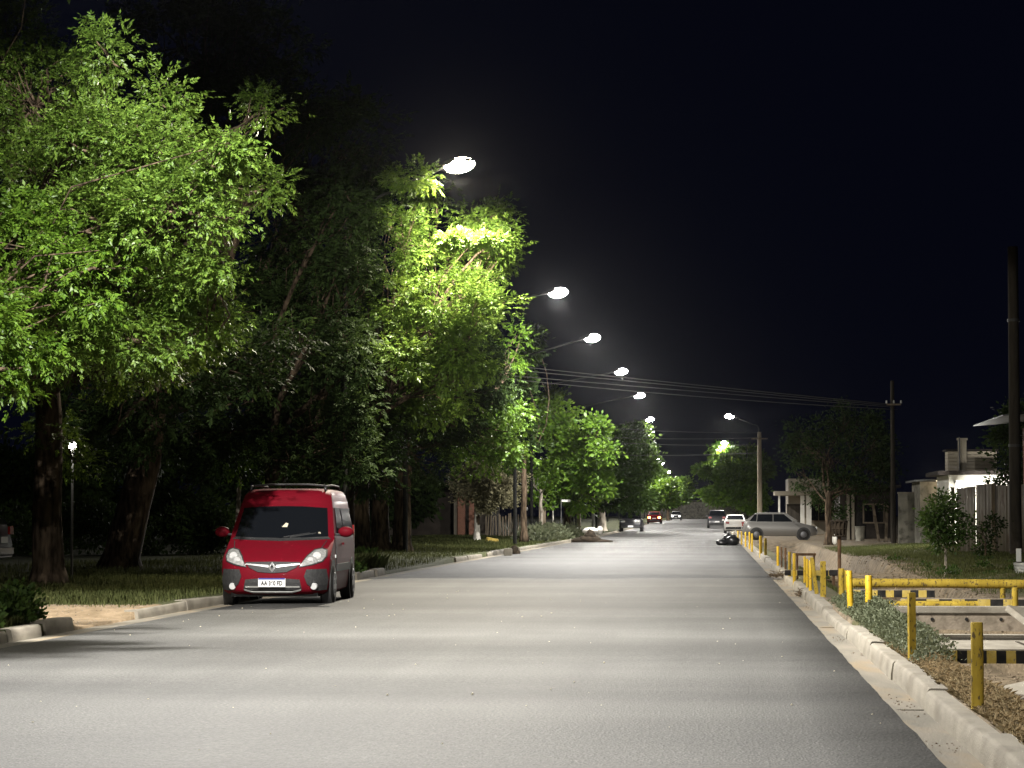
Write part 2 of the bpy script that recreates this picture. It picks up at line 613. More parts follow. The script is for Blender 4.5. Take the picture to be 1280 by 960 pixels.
def tree(name, label, base, trunk_r, fork_z, lobes, mt, group='trees along the street', kind='compound', leaf=.24, dens=1.0,
         bark=None, cat='tree', lean=(0, 0), limb_r=None, sub_r=.45, wash=None, fill=1.0, twigs=True):
    """lobes: (photo x, photo y, distance, half width px, half height px)"""
    bark = bark or M['bark']
    bx, by, bz = base
    root = thing(name, label, cat, (bx, by, bz), 0, group)
    mb = MB().use(bark)
    fork = Vector((lean[0], lean[1], fork_z))
    tp = [Vector((0, 0, -.15)), Vector((0, 0, .06)), Vector((lean[0] * .05, lean[1] * .05, .35))] + [fork * t + Vector((RNG.normal(0, .04) * trunk_r * 4, RNG.normal(0, .04) * trunk_r * 4, 0)) for t in (.3, .5, .7, .85, 1.0)]
    mb.tube(tp, [trunk_r * k for k in (1.75, 1.45, 1.12, 1.0, .95, .9, .86, .8)], 14)
    CC, DD, SS = [], [], []
    sub_r0 = sub_r
    limb_r = limb_r or trunk_r * .34
    for lb in lobes:
        px, py, d, rx, ry = lb[:5]
        c = P(px, py, d)
        sc = d / F_PX
        R = np.array([rx * sc, (lb[5] if len(lb) > 5 else .85 * (rx + ry) / 2 * sc), ry * sc])
        cl = np.array(c) - np.array((bx, by, bz))
        lpts = wander(fork * random.uniform(.75, 1.0), cl, 6, .07)
        rad = [limb_r * (1 - .80 * i / 6) * (.14 if len(lb) > 6 else 1) for i in range(7)]
        mb.tube(lpts, rad, 7, cap=False)
        sub_r = lb[6] if len(lb) > 6 else sub_r0
        area = (R[0] * R[1] + R[1] * R[2] + R[0] * R[2]) * 4.2
        nsub = max(5, int(area * fill / (sub_r * sub_r * 2.2)))
        u = unit(RNG.normal(0, 1, (nsub, 3)))
        rr = RNG.uniform(.45, 1.0, (nsub, 1)) ** .6
        sc_ = cl + u * rr * R
        for s, uu in zip(sc_, u):
            if twigs and len(lb) < 7:
                j = random.randint(3, 6)
                mb.tube(wander(lpts[j], s, 3, .08), [limb_r * .28, limb_r * .2, limb_r * .13, limb_r * .07], 4, cap=False)
            k = max(34 if len(lb) > 6 else 6, int(dens * 26 * (sub_r / .45) ** 2 * RNG.uniform(.5, 1.4)))
            fl = np.array([1, 1, .62]) * sub_r * RNG.uniform(.6, 1.15)
            pts = s + RNG.normal(0, .5, (k, 3)) * fl
            CC.append(pts)
            DD.append(unit(pts - s) * .8 + uu * .55 + RNG.normal(0, .4, (k, 3)) + np.array([0, 0, -.15]))
            SS.append(RNG.uniform(.65, 1.2, k) * leaf)
    C, D, S = np.concatenate(CC), np.concatenate(DD), np.concatenate(SS)
    V, Q = (compound_leaves if kind == 'compound' else simple_leaves)(C, D, S)
    t = mb.build('trunk', root, smooth=True)
    if wash:
        w = MB().use(M['limewash'])
        w.tube([p for p in tp[1:4]] + [fork * .98], [trunk_r * k * 1.06 for k in (1.45, 1.12, 1.0, .98)], 14, cap=False)
        w.build('limewash_band', t, smooth=True)
    np_mesh('crown', V, Q, mt, root)
    return root


# ------------------------------------------------------------------ ground
def smooth(a, b, x):
    t = np.clip((x - a) / (b - a), 0, 1)
    return t * t * (3 - 2 * t)


def lumps(X, Y, s, seed):
    r = np.random.default_rng(seed)
    out = np.zeros_like(X)
    for k in range(14):
        a = r.uniform(0, 2 * PI)
        f = s * r.uniform(.5, 2.2)
        out += np.sin((X * math.cos(a) + Y * math.sin(a)) * f + r.uniform(0, 6.28)) / (1 + f / s)
    return out / 6


def gzv(Y):
    return np.interp(Y, [0, 150, 200, 290, 450, 700], [0, 0, .10, .48, .85, 1.0])


KERB_L, KERB_R = -7.75, 1.49      # kerb faces
ROAD_L, ROAD_R = -7.42, 1.25      # asphalt edges


def grid(name, xs, ys, zf, df, mt, kind='structure'):
    X, Y = np.meshgrid(xs, ys)
    Z = zf(X, Y)
    V = np.stack([X, Y, Z], -1).reshape(-1, 3)
    nx, ny = len(xs), len(ys)
    i = (np.arange(ny - 1)[:, None] * nx + np.arange(nx - 1)[None, :]).ravel()
    Q = np.stack([i, i + 1, i + nx + 1, i + nx], 1)
    o = np_mesh(name, V, Q, mt, attr=df(X, Y).ravel() if df else None, smooth=True)
    o['kind'] = kind
    return o


ys_road = np.concatenate([np.arange(-60, 150, 10), np.arange(150, 701, 10)])
ys_near = np.concatenate([np.arange(-60, 8, 10), np.arange(8, 70, .3), np.arange(70, 150, 4), np.arange(150, 701, 10)])
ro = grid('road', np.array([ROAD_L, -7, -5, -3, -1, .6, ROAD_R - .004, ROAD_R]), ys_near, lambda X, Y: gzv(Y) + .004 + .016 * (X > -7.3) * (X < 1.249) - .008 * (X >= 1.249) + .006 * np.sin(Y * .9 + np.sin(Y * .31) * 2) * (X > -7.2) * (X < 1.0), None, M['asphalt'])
for v in ro.data.vertices:
    if v.co.x > 1.23 and 8 < v.co.y < 70:
        v.co.x += .007 * math.sin(v.co.y * 2.1) * math.sin(v.co.y * .83 + 1) + random.uniform(-.006, .006)
# the pans of the gutters, a little lower than the asphalt's edge
grid('gutter', np.array([ROAD_R - .06, ROAD_R + .1, KERB_R + .05]), ys_road, lambda X, Y: gzv(Y) - .004 - .015 * (X > 1.3), None, M['gutter'])
grid('gutter', np.array([KERB_L - .05, ROAD_L - .1, ROAD_L + .06]), ys_road, lambda X, Y: gzv(Y) - .004 - .01 * (X < -7.6), None, M['gutter'])


def ditch_mask(Y):
    m_ = 1 - smooth(30.6, 31.2, Y) * (1 - smooth(37.5, 39, Y))
    m_ *= 1 - smooth(49, 50, Y) * (1 - smooth(55, 56.5, Y))
    m_ *= 1 - smooth(118, 122, Y)
    m_ *= smooth(4, 8, Y)
    return m_


def z_right(X, Y):
    z = .125 + .012 * lumps(X, Y, 2.2, 3) * smooth(1.7, 2.0, X)
    z = z + .17 * smooth(4.4, 9, X) + .14 * lumps(X, Y, .45, 5) * smooth(4.3, 6.5, X) * .6
    w = 1 - smooth(.70, 1.08, np.abs(X - 3.1) + .07 * lumps(X, Y, 3, 9))
    z = z - .62 * w * ditch_mask(Y)
    z = z + (.022 * lumps(X, Y, 6, 61) + .018 * lumps(X, Y, 13, 62)) * smooth(2.1, 2.6, X) * (Y < 75)
    # heaped earth beyond the second crossing
    z = z + .20 * np.exp(-((X - 4.6) / 1.0) ** 2 - ((Y - 66) / 8) ** 2) * (1 + .5 * lumps(X, Y, 4, 77))
    z = z + .16 * np.exp(-((X - 5.2) / .8) ** 2 - ((Y - 45) / 4) ** 2) * (1 + .6 * lumps(X, Y, 5, 78))
    return np.where(X < 1.62, -.09, z) + gzv(Y)


def d_right(X, Y):
    w = 1 - smooth(.9, 1.5, np.abs(X - 3.4))
    d = .15 + .55 * w
    d = np.maximum(d, .62 * (Y < 24) * (X < 3))
    d = np.maximum(d, .58 * np.exp(-((X - 3.8) / 1.8) ** 2 - ((Y - 58) / 14) ** 2))
    d = np.maximum(d, .75 * smooth(29, 31, Y) * (1 - smooth(38, 40, Y)) * (1 - smooth(5.5, 7.5, X)))
    d = np.maximum(d, .55 * smooth(95, 110, Y))
    return d


xs_r = np.concatenate([[1.58], np.arange(1.65, 7, .09), np.arange(7, 16, .5), np.arange(16, 60, 4), np.arange(60, 500, 60)])
ys_r = np.concatenate([np.arange(-60, 8, 4), np.arange(8, 60, .2), np.arange(60, 150, 1.2), np.arange(150, 701, 12)])
grid('verge_ground', xs_r, ys_r, z_right, d_right, M['soil_r'])


def z_left(X, Y):
    dip = smooth(29.5, 30.2, Y) * (1 - smooth(32.6, 33.4, Y)) * smooth(-10.5, -8.2, X)
    z = .125 - .115 * dip + .02 * lumps(X, Y, 1.6, 13) * (1 - smooth(-8.6, -7.9, X)) * (1 - dip)
    dip2 = smooth(57, 60, Y) * (1 - smooth(70, 74, Y)) * smooth(-10, -8.2, X)
    z = z - .09 * dip2
    z = z + .12 * (1 - smooth(-14, -9, X))
    return np.where(X > -7.81, -.09, z) + gzv(Y)


def d_left(X, Y):
    d = .05 + .8 * smooth(29.2, 30.0, Y + .3 * lumps(X, Y, 2, 4)) * (1 - smooth(34, 35.5, Y + .5 * lumps(X, Y, 1.5, 6)))
    d = np.maximum(d, .5 * np.exp(-((X + 11.4) / 1.6) ** 2 - ((Y - 42) / 2.0) ** 2))
    d = np.maximum(d, .2 * smooth(45, 48, Y) * (1 - smooth(80, 84, Y)))
    return d


xs_l = np.concatenate([-np.arange(500, 60, -60), -np.arange(60, 16, -4), np.arange(-16, -7.85, .16), [-7.82, -7.79]])
ys_l = np.concatenate([np.arange(-60, 8, 4), np.arange(8, 62, .25), np.arange(62, 150, 1.5), np.arange(150, 701, 12)])
grid('verge_ground', xs_l, ys_l, z_left, d_left, M['soil_l'])
# ground beyond the end of the street
grid('ground', np.linspace(-1500, 1500, 9), np.array([700, 1100, 1500, 2200]), lambda X, Y: X * 0 + .9, lambda X, Y: X * 0 + .2, M['soil_l'])


def kerb_piece(side, y0, y1, h=.135, w=.17, jog=0, tilt=0, mt=None, back=0):
    """a kerb stone with a rounded nose; its face looks at the road"""
    prof = [(0, -.12), (.004, .03), (.018, h - .022), (.032, h - .005), (.05, h), (w, h - .004), (w + back, -.12)]
    mb = MB().use(mt or M['concrete'])
    n = max(2, int((y1 - y0) / 1.4))
    vs, fs = [], []
    k = len(prof)
    for i in range(n + 1):
        y = y0 + (y1 - y0) * i / n
        zz = gz(y) + tilt * (y - (y0 + y1) / 2)
        for (a, z) in prof:
            x = (KERB_R + a + jog) if side > 0 else (KERB_L - a - jog)
            vs.append((x + random.uniform(-.002, .002), y, z + zz + random.uniform(-.002, .002)))
    for i in range(n):
        for j in range(k - 1):
            a = i * k + j
            fs.append((a, a + 1, a + k + 1, a + k))
    fs.append(tuple(range(k)))
    fs.append(tuple(reversed(range(n * k, n * k + k))))
    mb.add(vs, fs)
    o = mb.build('kerb', smooth='auto')
    o['kind'] = 'structure'
    return o


# east kerb: stones about three metres long with open joints
ends = [8, 11.2, 14.4, 18.15, 21.5, 24.6, 28.6, 31.4, 35.0, 38.3, 41.6, 45.0, 48.2, 51.6, 55.2, 58.6, 62.0, 66.0, 70, 75, 80, 86, 92]
for i in range(len(ends) - 1):
    hh = .135 + random.uniform(-.012, .012)
    if ends[i] in (28.6, 31.4):
        hh = .085
    if ends[i] in (48.2, 51.6):
        hh = .09
    kerb_piece(1, ends[i] + .012, ends[i + 1] - .012, hh, .165 + random.uniform(0, .02), random.uniform(-.012, .02), random.uniform(-.004, .004))
kerb_piece(1, 92, 330)
for (a, b, h) in [(6, 10, .13), (10, 14, .13), (14, 18, .13), (18, 22, .13), (22, 25.1, .13), (25.2, 26.9, .12), (27.0, 28.2, .13), (28.5, 29.75, .16), (33.1, 36.2, .12), (36.23, 39.3, .13), (39.35, 42.5, .12), (42.6, 46, .13),
                  (46.1, 50, .12), (50.1, 52.8, .13), (53.6, 56.4, .15), (56.9, 58.2, .16), (74.5, 78, .13), (78.2, 83, .12), (85, 90, .13), (90, 96, .13)]:
    kerb_piece(-1, a, b, h, .2, random.uniform(-.02, .03), random.uniform(-.008, .008))
kerb_piece(-1, 99, 330, .12)

# ------------------------------------------------------------------ street lamps
LAMP_COL = (1.0, .96, .895)


M['lamp_steel'] = mat('dull_lamp_steel', (.018, .018, .018), (.03, .03, .028), 8, .9, spec=.1)


def lamp_parts(root, reach, rise, tilt, lens='lens'):
    """local: pole foot at the origin, arm towards +x"""
    mb = MB().use(M['lamp_steel'])
    mb.tube([(0, 0, -.1), (0, 0, 2.2), (0, 0, 7.6)], [.085, .08, .055], 12)
    mb.build('pole', root, smooth='auto')
    top = 7.55
    mb = MB().use(M['lamp_steel'])
    pts = [(0, 0, top - .3), (0, 0, top + .15), (.06, 0, top + .36), (.2, 0, top + .5), (.5, 0, top + .58)]
    pts.append((reach - .25, 0, 9.0 + rise - .03))
    mb.tube(pts, [.045, .042, .038, .036, .034, .03], 8)
    mb.build('arm', root, smooth=True)
    hz = 9.0 + rise
    R = Matrix.Rotation(-tilt, 3, 'Y')
    T = Matrix.Translation((reach, 0, hz)) @ R.to_4x4()
    mb = MB().use(M['lamp_steel'])
    # flat LED head: a tapered slab with cooling fins and a spigot
    prof = [(-.36, 0.0), (-.36, .05), (-.22, .10), (.20, .09), (.34, .03), (.34, 0.0)]
    b2 = MB().use(M['lamp_steel'])
    b2.prism(prof, 1, -.15, .15)
    for k in range(5):
        b2.box((-.05, -.1 + k * .05, .105), (.26, .012, .03))
    b2.tube([(-.52, 0, .03), (-.30, 0, .045)], .035, 8)
    b2.v = [tuple(T @ Vector(p)) for p in b2.v]
    h = b2.build('lamp_head', root, bevel=.008)
    l = MB().use(M[lens])
    l.ellipsoid((.02, 0, -.03), (.34, .19, .17), 20, 12)
    l.v = [tuple(T @ Vector(p)) for p in l.v]
    l.build('lens', h, smooth=True)
    return Vector((reach, 0, hz - .26))


def street_optic(ld):
    """luminaire optic: light thrown across the street is cut off beyond the far kerb"""
    ld.use_nodes = True
    nt = ld.node_tree
    N, L = nt.nodes, nt.links
    em = next(n for n in N if n.type == 'EMISSION')
    tc = N.new('ShaderNodeTexCoord')
    sp = N.new('ShaderNodeSeparateXYZ')
    L.new(tc.outputs['Normal'], sp.inputs[0])
    ab = N.new('ShaderNodeMath')
    ab.operation = 'ABSOLUTE'
    L.new(sp.outputs['Z'], ab.inputs[0])
    mx = N.new('ShaderNodeMath')
    mx.operation = 'MAXIMUM'
    mx.inputs[1].default_value = .02
    L.new(ab.outputs[0], mx.inputs[0])
    dv = N.new('ShaderNodeMath')
    dv.operation = 'DIVIDE'
    L.new(sp.outputs['X'], dv.inputs[0])
    L.new(mx.outputs[0], dv.inputs[1])
    mr = N.new('ShaderNodeMapRange')
    mr.interpolation_type = 'SMOOTHSTEP'
    mr.inputs['From Min'].default_value = 1.0
    mr.inputs['From Max'].default_value = 1.9
    mr.inputs['To Min'].default_value = 1.0
    mr.inputs['To Max'].default_value = .15
    L.new(dv.outputs[0], mr.inputs['Value'])
    # shield on the house side
    m2 = N.new('ShaderNodeMapRange')
    m2.interpolation_type = 'SMOOTHSTEP'
    m2.inputs['From Min'].default_value = -.62
    m2.inputs['From Max'].default_value = -.28
    m2.inputs['To Min'].default_value = .04
    m2.inputs['To Max'].default_value = 1.0
    L.new(sp.outputs['X'], m2.inputs['Value'])
    ml = N.new('ShaderNodeMath')
    ml.operation = 'MULTIPLY'
    L.new(mr.outputs[0], ml.inputs[0])
    L.new(m2.outputs[0], ml.inputs[1])
    L.new(ml.outputs[0], em.inputs['Strength'])


def spot(loc, e, col, parent=None, size=180, rad=.06):
    ld = bpy.data.lights.new('lamp_light', 'SPOT')
    ld.energy = e
    ld.color = col
    ld.spot_size = math.radians(size)
    ld.spot_blend = .05
    street_optic(ld)
    ld.shadow_soft_size = rad
    o = bpy.data.objects.new('lamp_light', ld)
    o.location = loc
    COL.objects.link(o)
    if parent:
        o.parent = parent
    return o


LAMP_E = 12500
# photo positions of the lit heads
lampspec = [(-2, -5.5, 9.0, 'out'), (26, -5.6, 9.5, 'out')]
for px, py, d in [(573, 205, 53.5), (697, 365, 84), (740, 422, 105.5), (776, 464, 130), (799, 494, 156), (812, 524, 194)]:
    p = P(px, py, d)
    lampspec.append((d, p.x, p.z, 'in'))
for d in (225, 258, 292, 326, 360, 394):
    lampspec.append((d, -8.3, 9.0 + gz(d), 'hid'))
p = P(836, 590, 428)
lampspec.append((428, p.x, p.z, 'in'))
lamp_labels = {
    53.5: 'street lamp with a warm white head, highest lit lamp, above the bright green tree',
    84: 'street lamp on a thin arm, second highest, to the right of the bright tree',
    105.5: 'street lamp with a big white glow, third down in the left hand row',
    130: 'street lamp on a long curved arm just above the overhead cables',
    156: 'street lamp below the cables, fifth down in the left hand row',
    194: 'street lamp above the small lit treetop, sixth down in the left row',
    428: 'tiny farthest street lamp low over the end of the road',
}
hidden_lamp = 'street lamp farther along the road, hidden behind the roadside trees'
for d, x, z, st in lampspec:
    reach = {53.5: 2.5, 130: 4.7, 84: 5.2, 105.5: 3.3}.get(d, 4.2)
    r = thing('street_lamp', lamp_labels.get(d, hidden_lamp if st == 'hid' else ('street lamp beside the camera, behind the picture' if d < 0 else 'street lamp over the near road, above the picture frame')), 'street lamp', (x - reach, d, gz(d) + .1), 0, 'street lamps in the left row')
    lp = lamp_parts(r, reach, z - 9.0 - gz(d) - .1, math.radians(8), 'lens_warm' if d == 53.5 else 'lens')
    col = (1.0, .90, .72) if d == 53.5 else LAMP_COL
    spot(lp, LAMP_E * {26: 1.5, 53.5: .75, -2: .8}.get(d, 1.0), col, r)
# right hand lamps
for px, py, d, lab in [(912, 520, 188, 'street lamp with a round white glow above the right side of the road'), (906, 553, 250, 'distant street lamp just over the lit treetop on the right')]:
    p = P(px, py, d)
    r = thing('street_lamp', lab, 'street lamp', (p.x + 2.2, d, gz(d) + .1), PI, 'street lamps on the right')
    lp = lamp_parts(r, 2.2, p.z - 9.0 - gz(d) - .1, math.radians(4))
    spot(lp, LAMP_E * .8, LAMP_COL, r)

# ------------------------------------------------------------------ trees, west side
LT = 'trees along the left side'
tree('tree', 'leafy tree at the far left edge with branches hanging over the road', (-11.9, 31, .15), .3, 3.6,
     [(-90, 380, 31, 110, 90), (10, 410, 33, 75, 55), (-40, 300, 33, 80, 60), (30, 460, 33, 50, 40), (-160, 200, 31, 110, 140), (115, 335, 33.5, 60, 55), (60, 300, 34, 60, 50), (75, -50, 26.62, 185, 22, .26, .16), (40, -64, 25.9, 195, 20, .22, .16)], M['leaf'], LT, dens=2.0, leaf=.16, sub_r=.4)
tree('tree', 'big lit tree with a thick rough trunk on the grass at far left', (-11.42, 42, .16), .25, 4.2,
     [(45, 130, 40, 90, 90), (135, 70, 35.5, 26, 42), (110, 190, 35, 70, 60), (185, 190, 34, 72, 56), (262, 205, 33.5, 42, 36), (285, 180, 33, 22, 22), (200, 130, 35, 30, 30),
      (225, 265, 33.5, 80, 50), (130, 280, 34.5, 90, 62), (280, 330, 33.8, 34, 26), (150, 370, 35, 90, 46), (235, 345, 34.5, 52, 36), (40, 440, 39, 60, 50), (20, 320, 40, 80, 90),
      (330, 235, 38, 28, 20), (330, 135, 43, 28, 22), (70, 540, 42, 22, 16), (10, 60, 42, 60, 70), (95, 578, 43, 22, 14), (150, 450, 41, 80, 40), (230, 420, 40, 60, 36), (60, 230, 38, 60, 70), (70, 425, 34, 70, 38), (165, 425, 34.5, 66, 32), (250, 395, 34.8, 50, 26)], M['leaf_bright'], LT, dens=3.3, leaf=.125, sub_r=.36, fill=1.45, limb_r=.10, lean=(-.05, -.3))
tree('tree', 'dark tree with a thick leaning trunk behind the rough trunked tree', tuple(G(150, 713, .2)), .36, 4.6,
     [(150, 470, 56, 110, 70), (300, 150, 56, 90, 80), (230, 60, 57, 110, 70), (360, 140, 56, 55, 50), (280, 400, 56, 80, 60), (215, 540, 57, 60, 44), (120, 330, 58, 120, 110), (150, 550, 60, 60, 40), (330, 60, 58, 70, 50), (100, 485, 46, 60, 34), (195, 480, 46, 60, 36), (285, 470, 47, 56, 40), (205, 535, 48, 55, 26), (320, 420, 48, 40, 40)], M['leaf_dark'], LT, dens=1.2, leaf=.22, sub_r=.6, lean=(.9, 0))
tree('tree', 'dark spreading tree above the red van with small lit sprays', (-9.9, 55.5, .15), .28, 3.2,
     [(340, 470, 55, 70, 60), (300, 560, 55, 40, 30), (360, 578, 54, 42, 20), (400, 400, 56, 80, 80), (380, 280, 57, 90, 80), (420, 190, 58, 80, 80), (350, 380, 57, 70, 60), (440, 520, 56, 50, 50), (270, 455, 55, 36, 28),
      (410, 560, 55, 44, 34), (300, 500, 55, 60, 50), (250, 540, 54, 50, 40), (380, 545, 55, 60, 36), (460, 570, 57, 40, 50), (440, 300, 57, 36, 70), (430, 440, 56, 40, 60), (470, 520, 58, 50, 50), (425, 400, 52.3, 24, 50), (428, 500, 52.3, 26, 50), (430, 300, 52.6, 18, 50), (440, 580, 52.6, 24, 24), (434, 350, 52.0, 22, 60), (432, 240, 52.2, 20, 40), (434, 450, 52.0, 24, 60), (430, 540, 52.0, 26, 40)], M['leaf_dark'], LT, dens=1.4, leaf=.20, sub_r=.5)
tree('tree', 'bright lime green tree right beneath the warm street lamp', (-8.75, 57, .15), .24, 3.6,
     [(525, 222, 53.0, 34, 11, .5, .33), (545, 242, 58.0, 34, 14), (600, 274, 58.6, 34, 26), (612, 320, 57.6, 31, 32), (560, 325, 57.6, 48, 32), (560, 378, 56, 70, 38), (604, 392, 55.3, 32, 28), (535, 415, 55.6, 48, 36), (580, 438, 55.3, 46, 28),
      (512, 310, 55.5, 22, 44), (495, 370, 54.5, 24, 36), (500, 440, 54, 30, 32), (622, 300, 57, 16, 28), (500, 270, 58, 30, 30), (500, 480, 57, 50, 40), (540, 490, 59, 50, 36), (560, 470, 55.5, 40, 16), (580, 300, 53.9, 45, 4, .07, .12)], M['leaf_bright'], LT, dens=2.3, leaf=.165, sub_r=.4, lean=(.6, 0))
for k, (px, r_, lobes, lab) in enumerate([
    (450, .34, [(430, 530, 80, 70, 60), (480, 470, 81, 70, 60), (440, 400, 82, 70, 60)], 'dark trunked tree just right of the van, nearest of three dark trunks'),
    (476, .30, [(540, 500, 85, 70, 60), (520, 570, 85, 50, 45), (560, 430, 86, 60, 50), (610, 470, 85, 36, 40)], 'dark trunked tree in the middle of three dark trunks right of the van'),
    (502, .30, [(590, 540, 88, 55, 50), (634, 540, 86.5, 22, 28), (642, 500, 86, 18, 24), (630, 560, 88, 24, 20), (645, 440, 89, 18, 26)], 'dark trunked tree on the right of three trunks, lit along its right edge')]):
    g = G(px, 690, .15)
    tree('tree', lab, tuple(g), r_, 4.0, lobes, M['leaf' if px == 502 else 'leaf_dark'], LT, dens=1.3, leaf=.22, sub_r=.55)
g = G(596, 677, .15)
tree('small_tree', 'small round olive grey tree with a white painted trunk on the grass', tuple(g), .13, 2.2,
     [(605, 602, 117.5, 36, 26), (580, 602, 118, 20, 22), (630, 606, 118, 24, 24), (610, 622, 118, 34, 14), (598, 612, 117, 22, 14)], M['leaf_olive'], LT, kind='simple', leaf=.15, dens=6, sub_r=.4, wash=True)
tree('tree', 'dark tree with right edge lit, over the curved lamp arm', tuple(P(655, 673, 112)), .14, 4.0,
     [(655, 430, 108, 14, 30), (640, 545, 108, 26, 40), (645, 490, 110, 16, 40), (600, 490, 112, 50, 50), (620, 540, 112, 30, 30), (664, 425, 107.5, 7, 24)], M['leaf_dark'], LT, kind='simple', leaf=.24, dens=2.2, sub_r=.6, bark=M['bark'], limb_r=.03)
tree('small_tree', 'small bright green leaf cluster on a thin trunk by the post', tuple(P(676, 671, 136)), .10, 2.6,
     [(668, 600, 140, 12, 26), (682, 622, 138, 10, 12), (690, 598, 134, 12, 12)], M['leaf'], LT, kind='simple', leaf=.24, dens=1.6, sub_r=.5, bark=M['pale_bark'])
tree('tree', 'mid green tree lit on its right side, behind the thin pole', (-8.7, 146, .12), .22, 3.2,
     [(735, 545, 139, 22, 24), (725, 570, 140, 30, 30), (735, 598, 140, 22, 22), (710, 600, 142, 26, 26), (722, 620, 142, 24, 18), (700, 560, 144, 26, 40), (690, 520, 146, 26, 30), (700, 600, 146, 30, 24), (748, 538, 136.5, 10, 18), (757, 560, 136, 9, 16), (747, 585, 137, 12, 14), (752, 605, 137, 8, 10)], M['leaf'], LT, kind='simple', leaf=.28, dens=2.2, sub_r=.6)
tree('tree', 'broad leafy tree with a wide pale trunk behind the dark pickup', tuple(P(752, 664, 194)), .34, 2.6,
     [(793, 572, 192, 20, 26), (775, 590, 191, 26, 28), (799, 598, 191, 14, 20), (760, 610, 190, 24, 24), (785, 620, 190, 26, 16), (770, 560, 196, 26, 28), (745, 612, 186, 16, 24), (785, 550, 197, 20, 18), (804, 540, 192, 12, 10), (810, 572, 190, 8, 16), (807, 592, 189, 8, 14)], M['leaf_mid'], LT, kind='simple', leaf=.36, dens=2.2, sub_r=.8, bark=M['pale_bark'])
tree('tree', 'small tree with a lit crown right above the red car', (-9.5, 300, .5), .22, 2.6,
     [(822, 622, 292, 12, 14), (815, 605, 300, 14, 20), (828, 622, 296, 10, 12), (833, 610, 291, 6, 10), (837, 622, 290, 5, 8)], M['leaf'], LT, kind='simple', leaf=.45, dens=1.8, sub_r=.9)
tree('tree', 'farthest small lit tree beside the end of the road', (-6.9, 372, .6), .22, 2.6,
     [(852, 626, 364, 8, 12), (846, 620, 366, 8, 16), (856, 610, 360, 4, 9)], M['leaf'], LT, kind='simple', leaf=.5, dens=1.8, sub_r=1.0)
for px, d, lab, lb_ in ((60, 96, 'unlit tree in the dark beyond the rough trunk', [(20, 600, 96, 60, 50), (90, 590, 97, 60, 55), (50, 640, 96, 60, 30)]),
                        (210, 100, 'unlit tree in the dark left of the van', [(170, 600, 100, 60, 50), (235, 605, 101, 50, 50), (205, 645, 100, 60, 26)]),
                        (400, 118, 'unlit tree in the dark behind the red van', [(330, 600, 118, 60, 50), (400, 590, 119, 60, 55), (440, 630, 118, 50, 34), (360, 640, 118, 60, 28), (500, 620, 120, 50, 30)])):
    q = P(px, 680, d)
    tree('tree', lab, (q.x, d, .2), .16, 1.5, lb_, M['leaf_dark'], 'dark trees in the background', kind='simple', leaf=.34, dens=2.0, sub_r=.7)
# thin sapling at the van's left
tree('sapling', 'thin pale sapling rising behind the left side of the van', (-10.9, 56, .15), .055, 2.4,
     [(295, 575, 55.5, 18, 12)], M['leaf'], LT, leaf=.22, bark=M['pale_bark'], lean=(.1, 0))

# trees, east side
RT = 'trees along the right side'
tree('tree', 'round dark tree whose left top is brightly lit, behind the white car', (4.4, 246, .2), .25, 2.8,
     [(915, 585, 250, 20, 20), (922, 600, 248, 22, 24), (905, 615, 248, 22, 16), (938, 595, 248, 16, 22), (935, 622, 246, 20, 16), (945, 580, 252, 16, 20), (903, 567, 250.5, 15, 9), (886, 587, 250, 13, 7), (897, 580, 250.5, 12, 9)], M['leaf'], RT, kind='simple', leaf=.42, dens=2.2, sub_r=.8)
b_ = P(1036, 680, 108)
tree('tree', 'very large dark drooping tree over the low house at right', (b_.x, 108, .2), .15, 2.2,
     [(1040, 575, 109, 30, 36), (1088, 560, 110, 24, 40), (1012, 545, 112, 24, 30), (1058, 530, 112, 32, 22), (1098, 605, 109, 14, 34), (1000, 590, 110, 12, 26), (1060, 612, 108, 20, 26), (1028, 615, 110, 16, 28), (1075, 520, 114, 26, 16),
      (992, 560, 112, 12, 26), (1105, 575, 112, 14, 28), (1045, 640, 109, 12, 14)], M['leaf_dark'], RT, kind='simple', leaf=.15, dens=2.2, sub_r=.5, limb_r=.06)
tree('sapling', 'two stemmed young bushy tree on the lawn before the bright house', (4.72, 51.5, .2), .022, .55,
     [(1178, 642, 51.6, 24, 18), (1170, 662, 51.4, 19, 18), (1188, 655, 51.6, 14, 16), (1207, 674, 51.4, 13, 9), (1213, 650, 51.5, 7, 8), (1182, 628, 51.7, 14, 12), (1166, 645, 51.4, 13, 16), (1185, 675, 51.5, 22, 14)], M['leaf_mid'], RT, kind='simple', leaf=.085, dens=9, sub_r=.17, limb_r=.013, bark=M['pale_bark'], fill=1.3)
tree('sapling', 'low leafy shrub at the left end of the corrugated fence', tuple(G(1232, 697, .3)), .02, .4,
     [(1232, 672, 68, 12, 18), (1240, 655, 68, 10, 12), (1228, 690, 68, 12, 8)], M['leaf_dark'], RT, kind='simple', leaf=.10, dens=6, sub_r=.2, limb_r=.012)
tree('tree', 'dark tree behind the utility pole at the right edge', (11.0, 84, .3), .18, 2.4,
     [(1262, 590, 80, 18, 34), (1275, 540, 82, 26, 40), (1250, 610, 82, 14, 16), (1290, 620, 82, 26, 30)], M['leaf_dark'], RT, kind='simple', leaf=.16, dens=4, sub_r=.5)

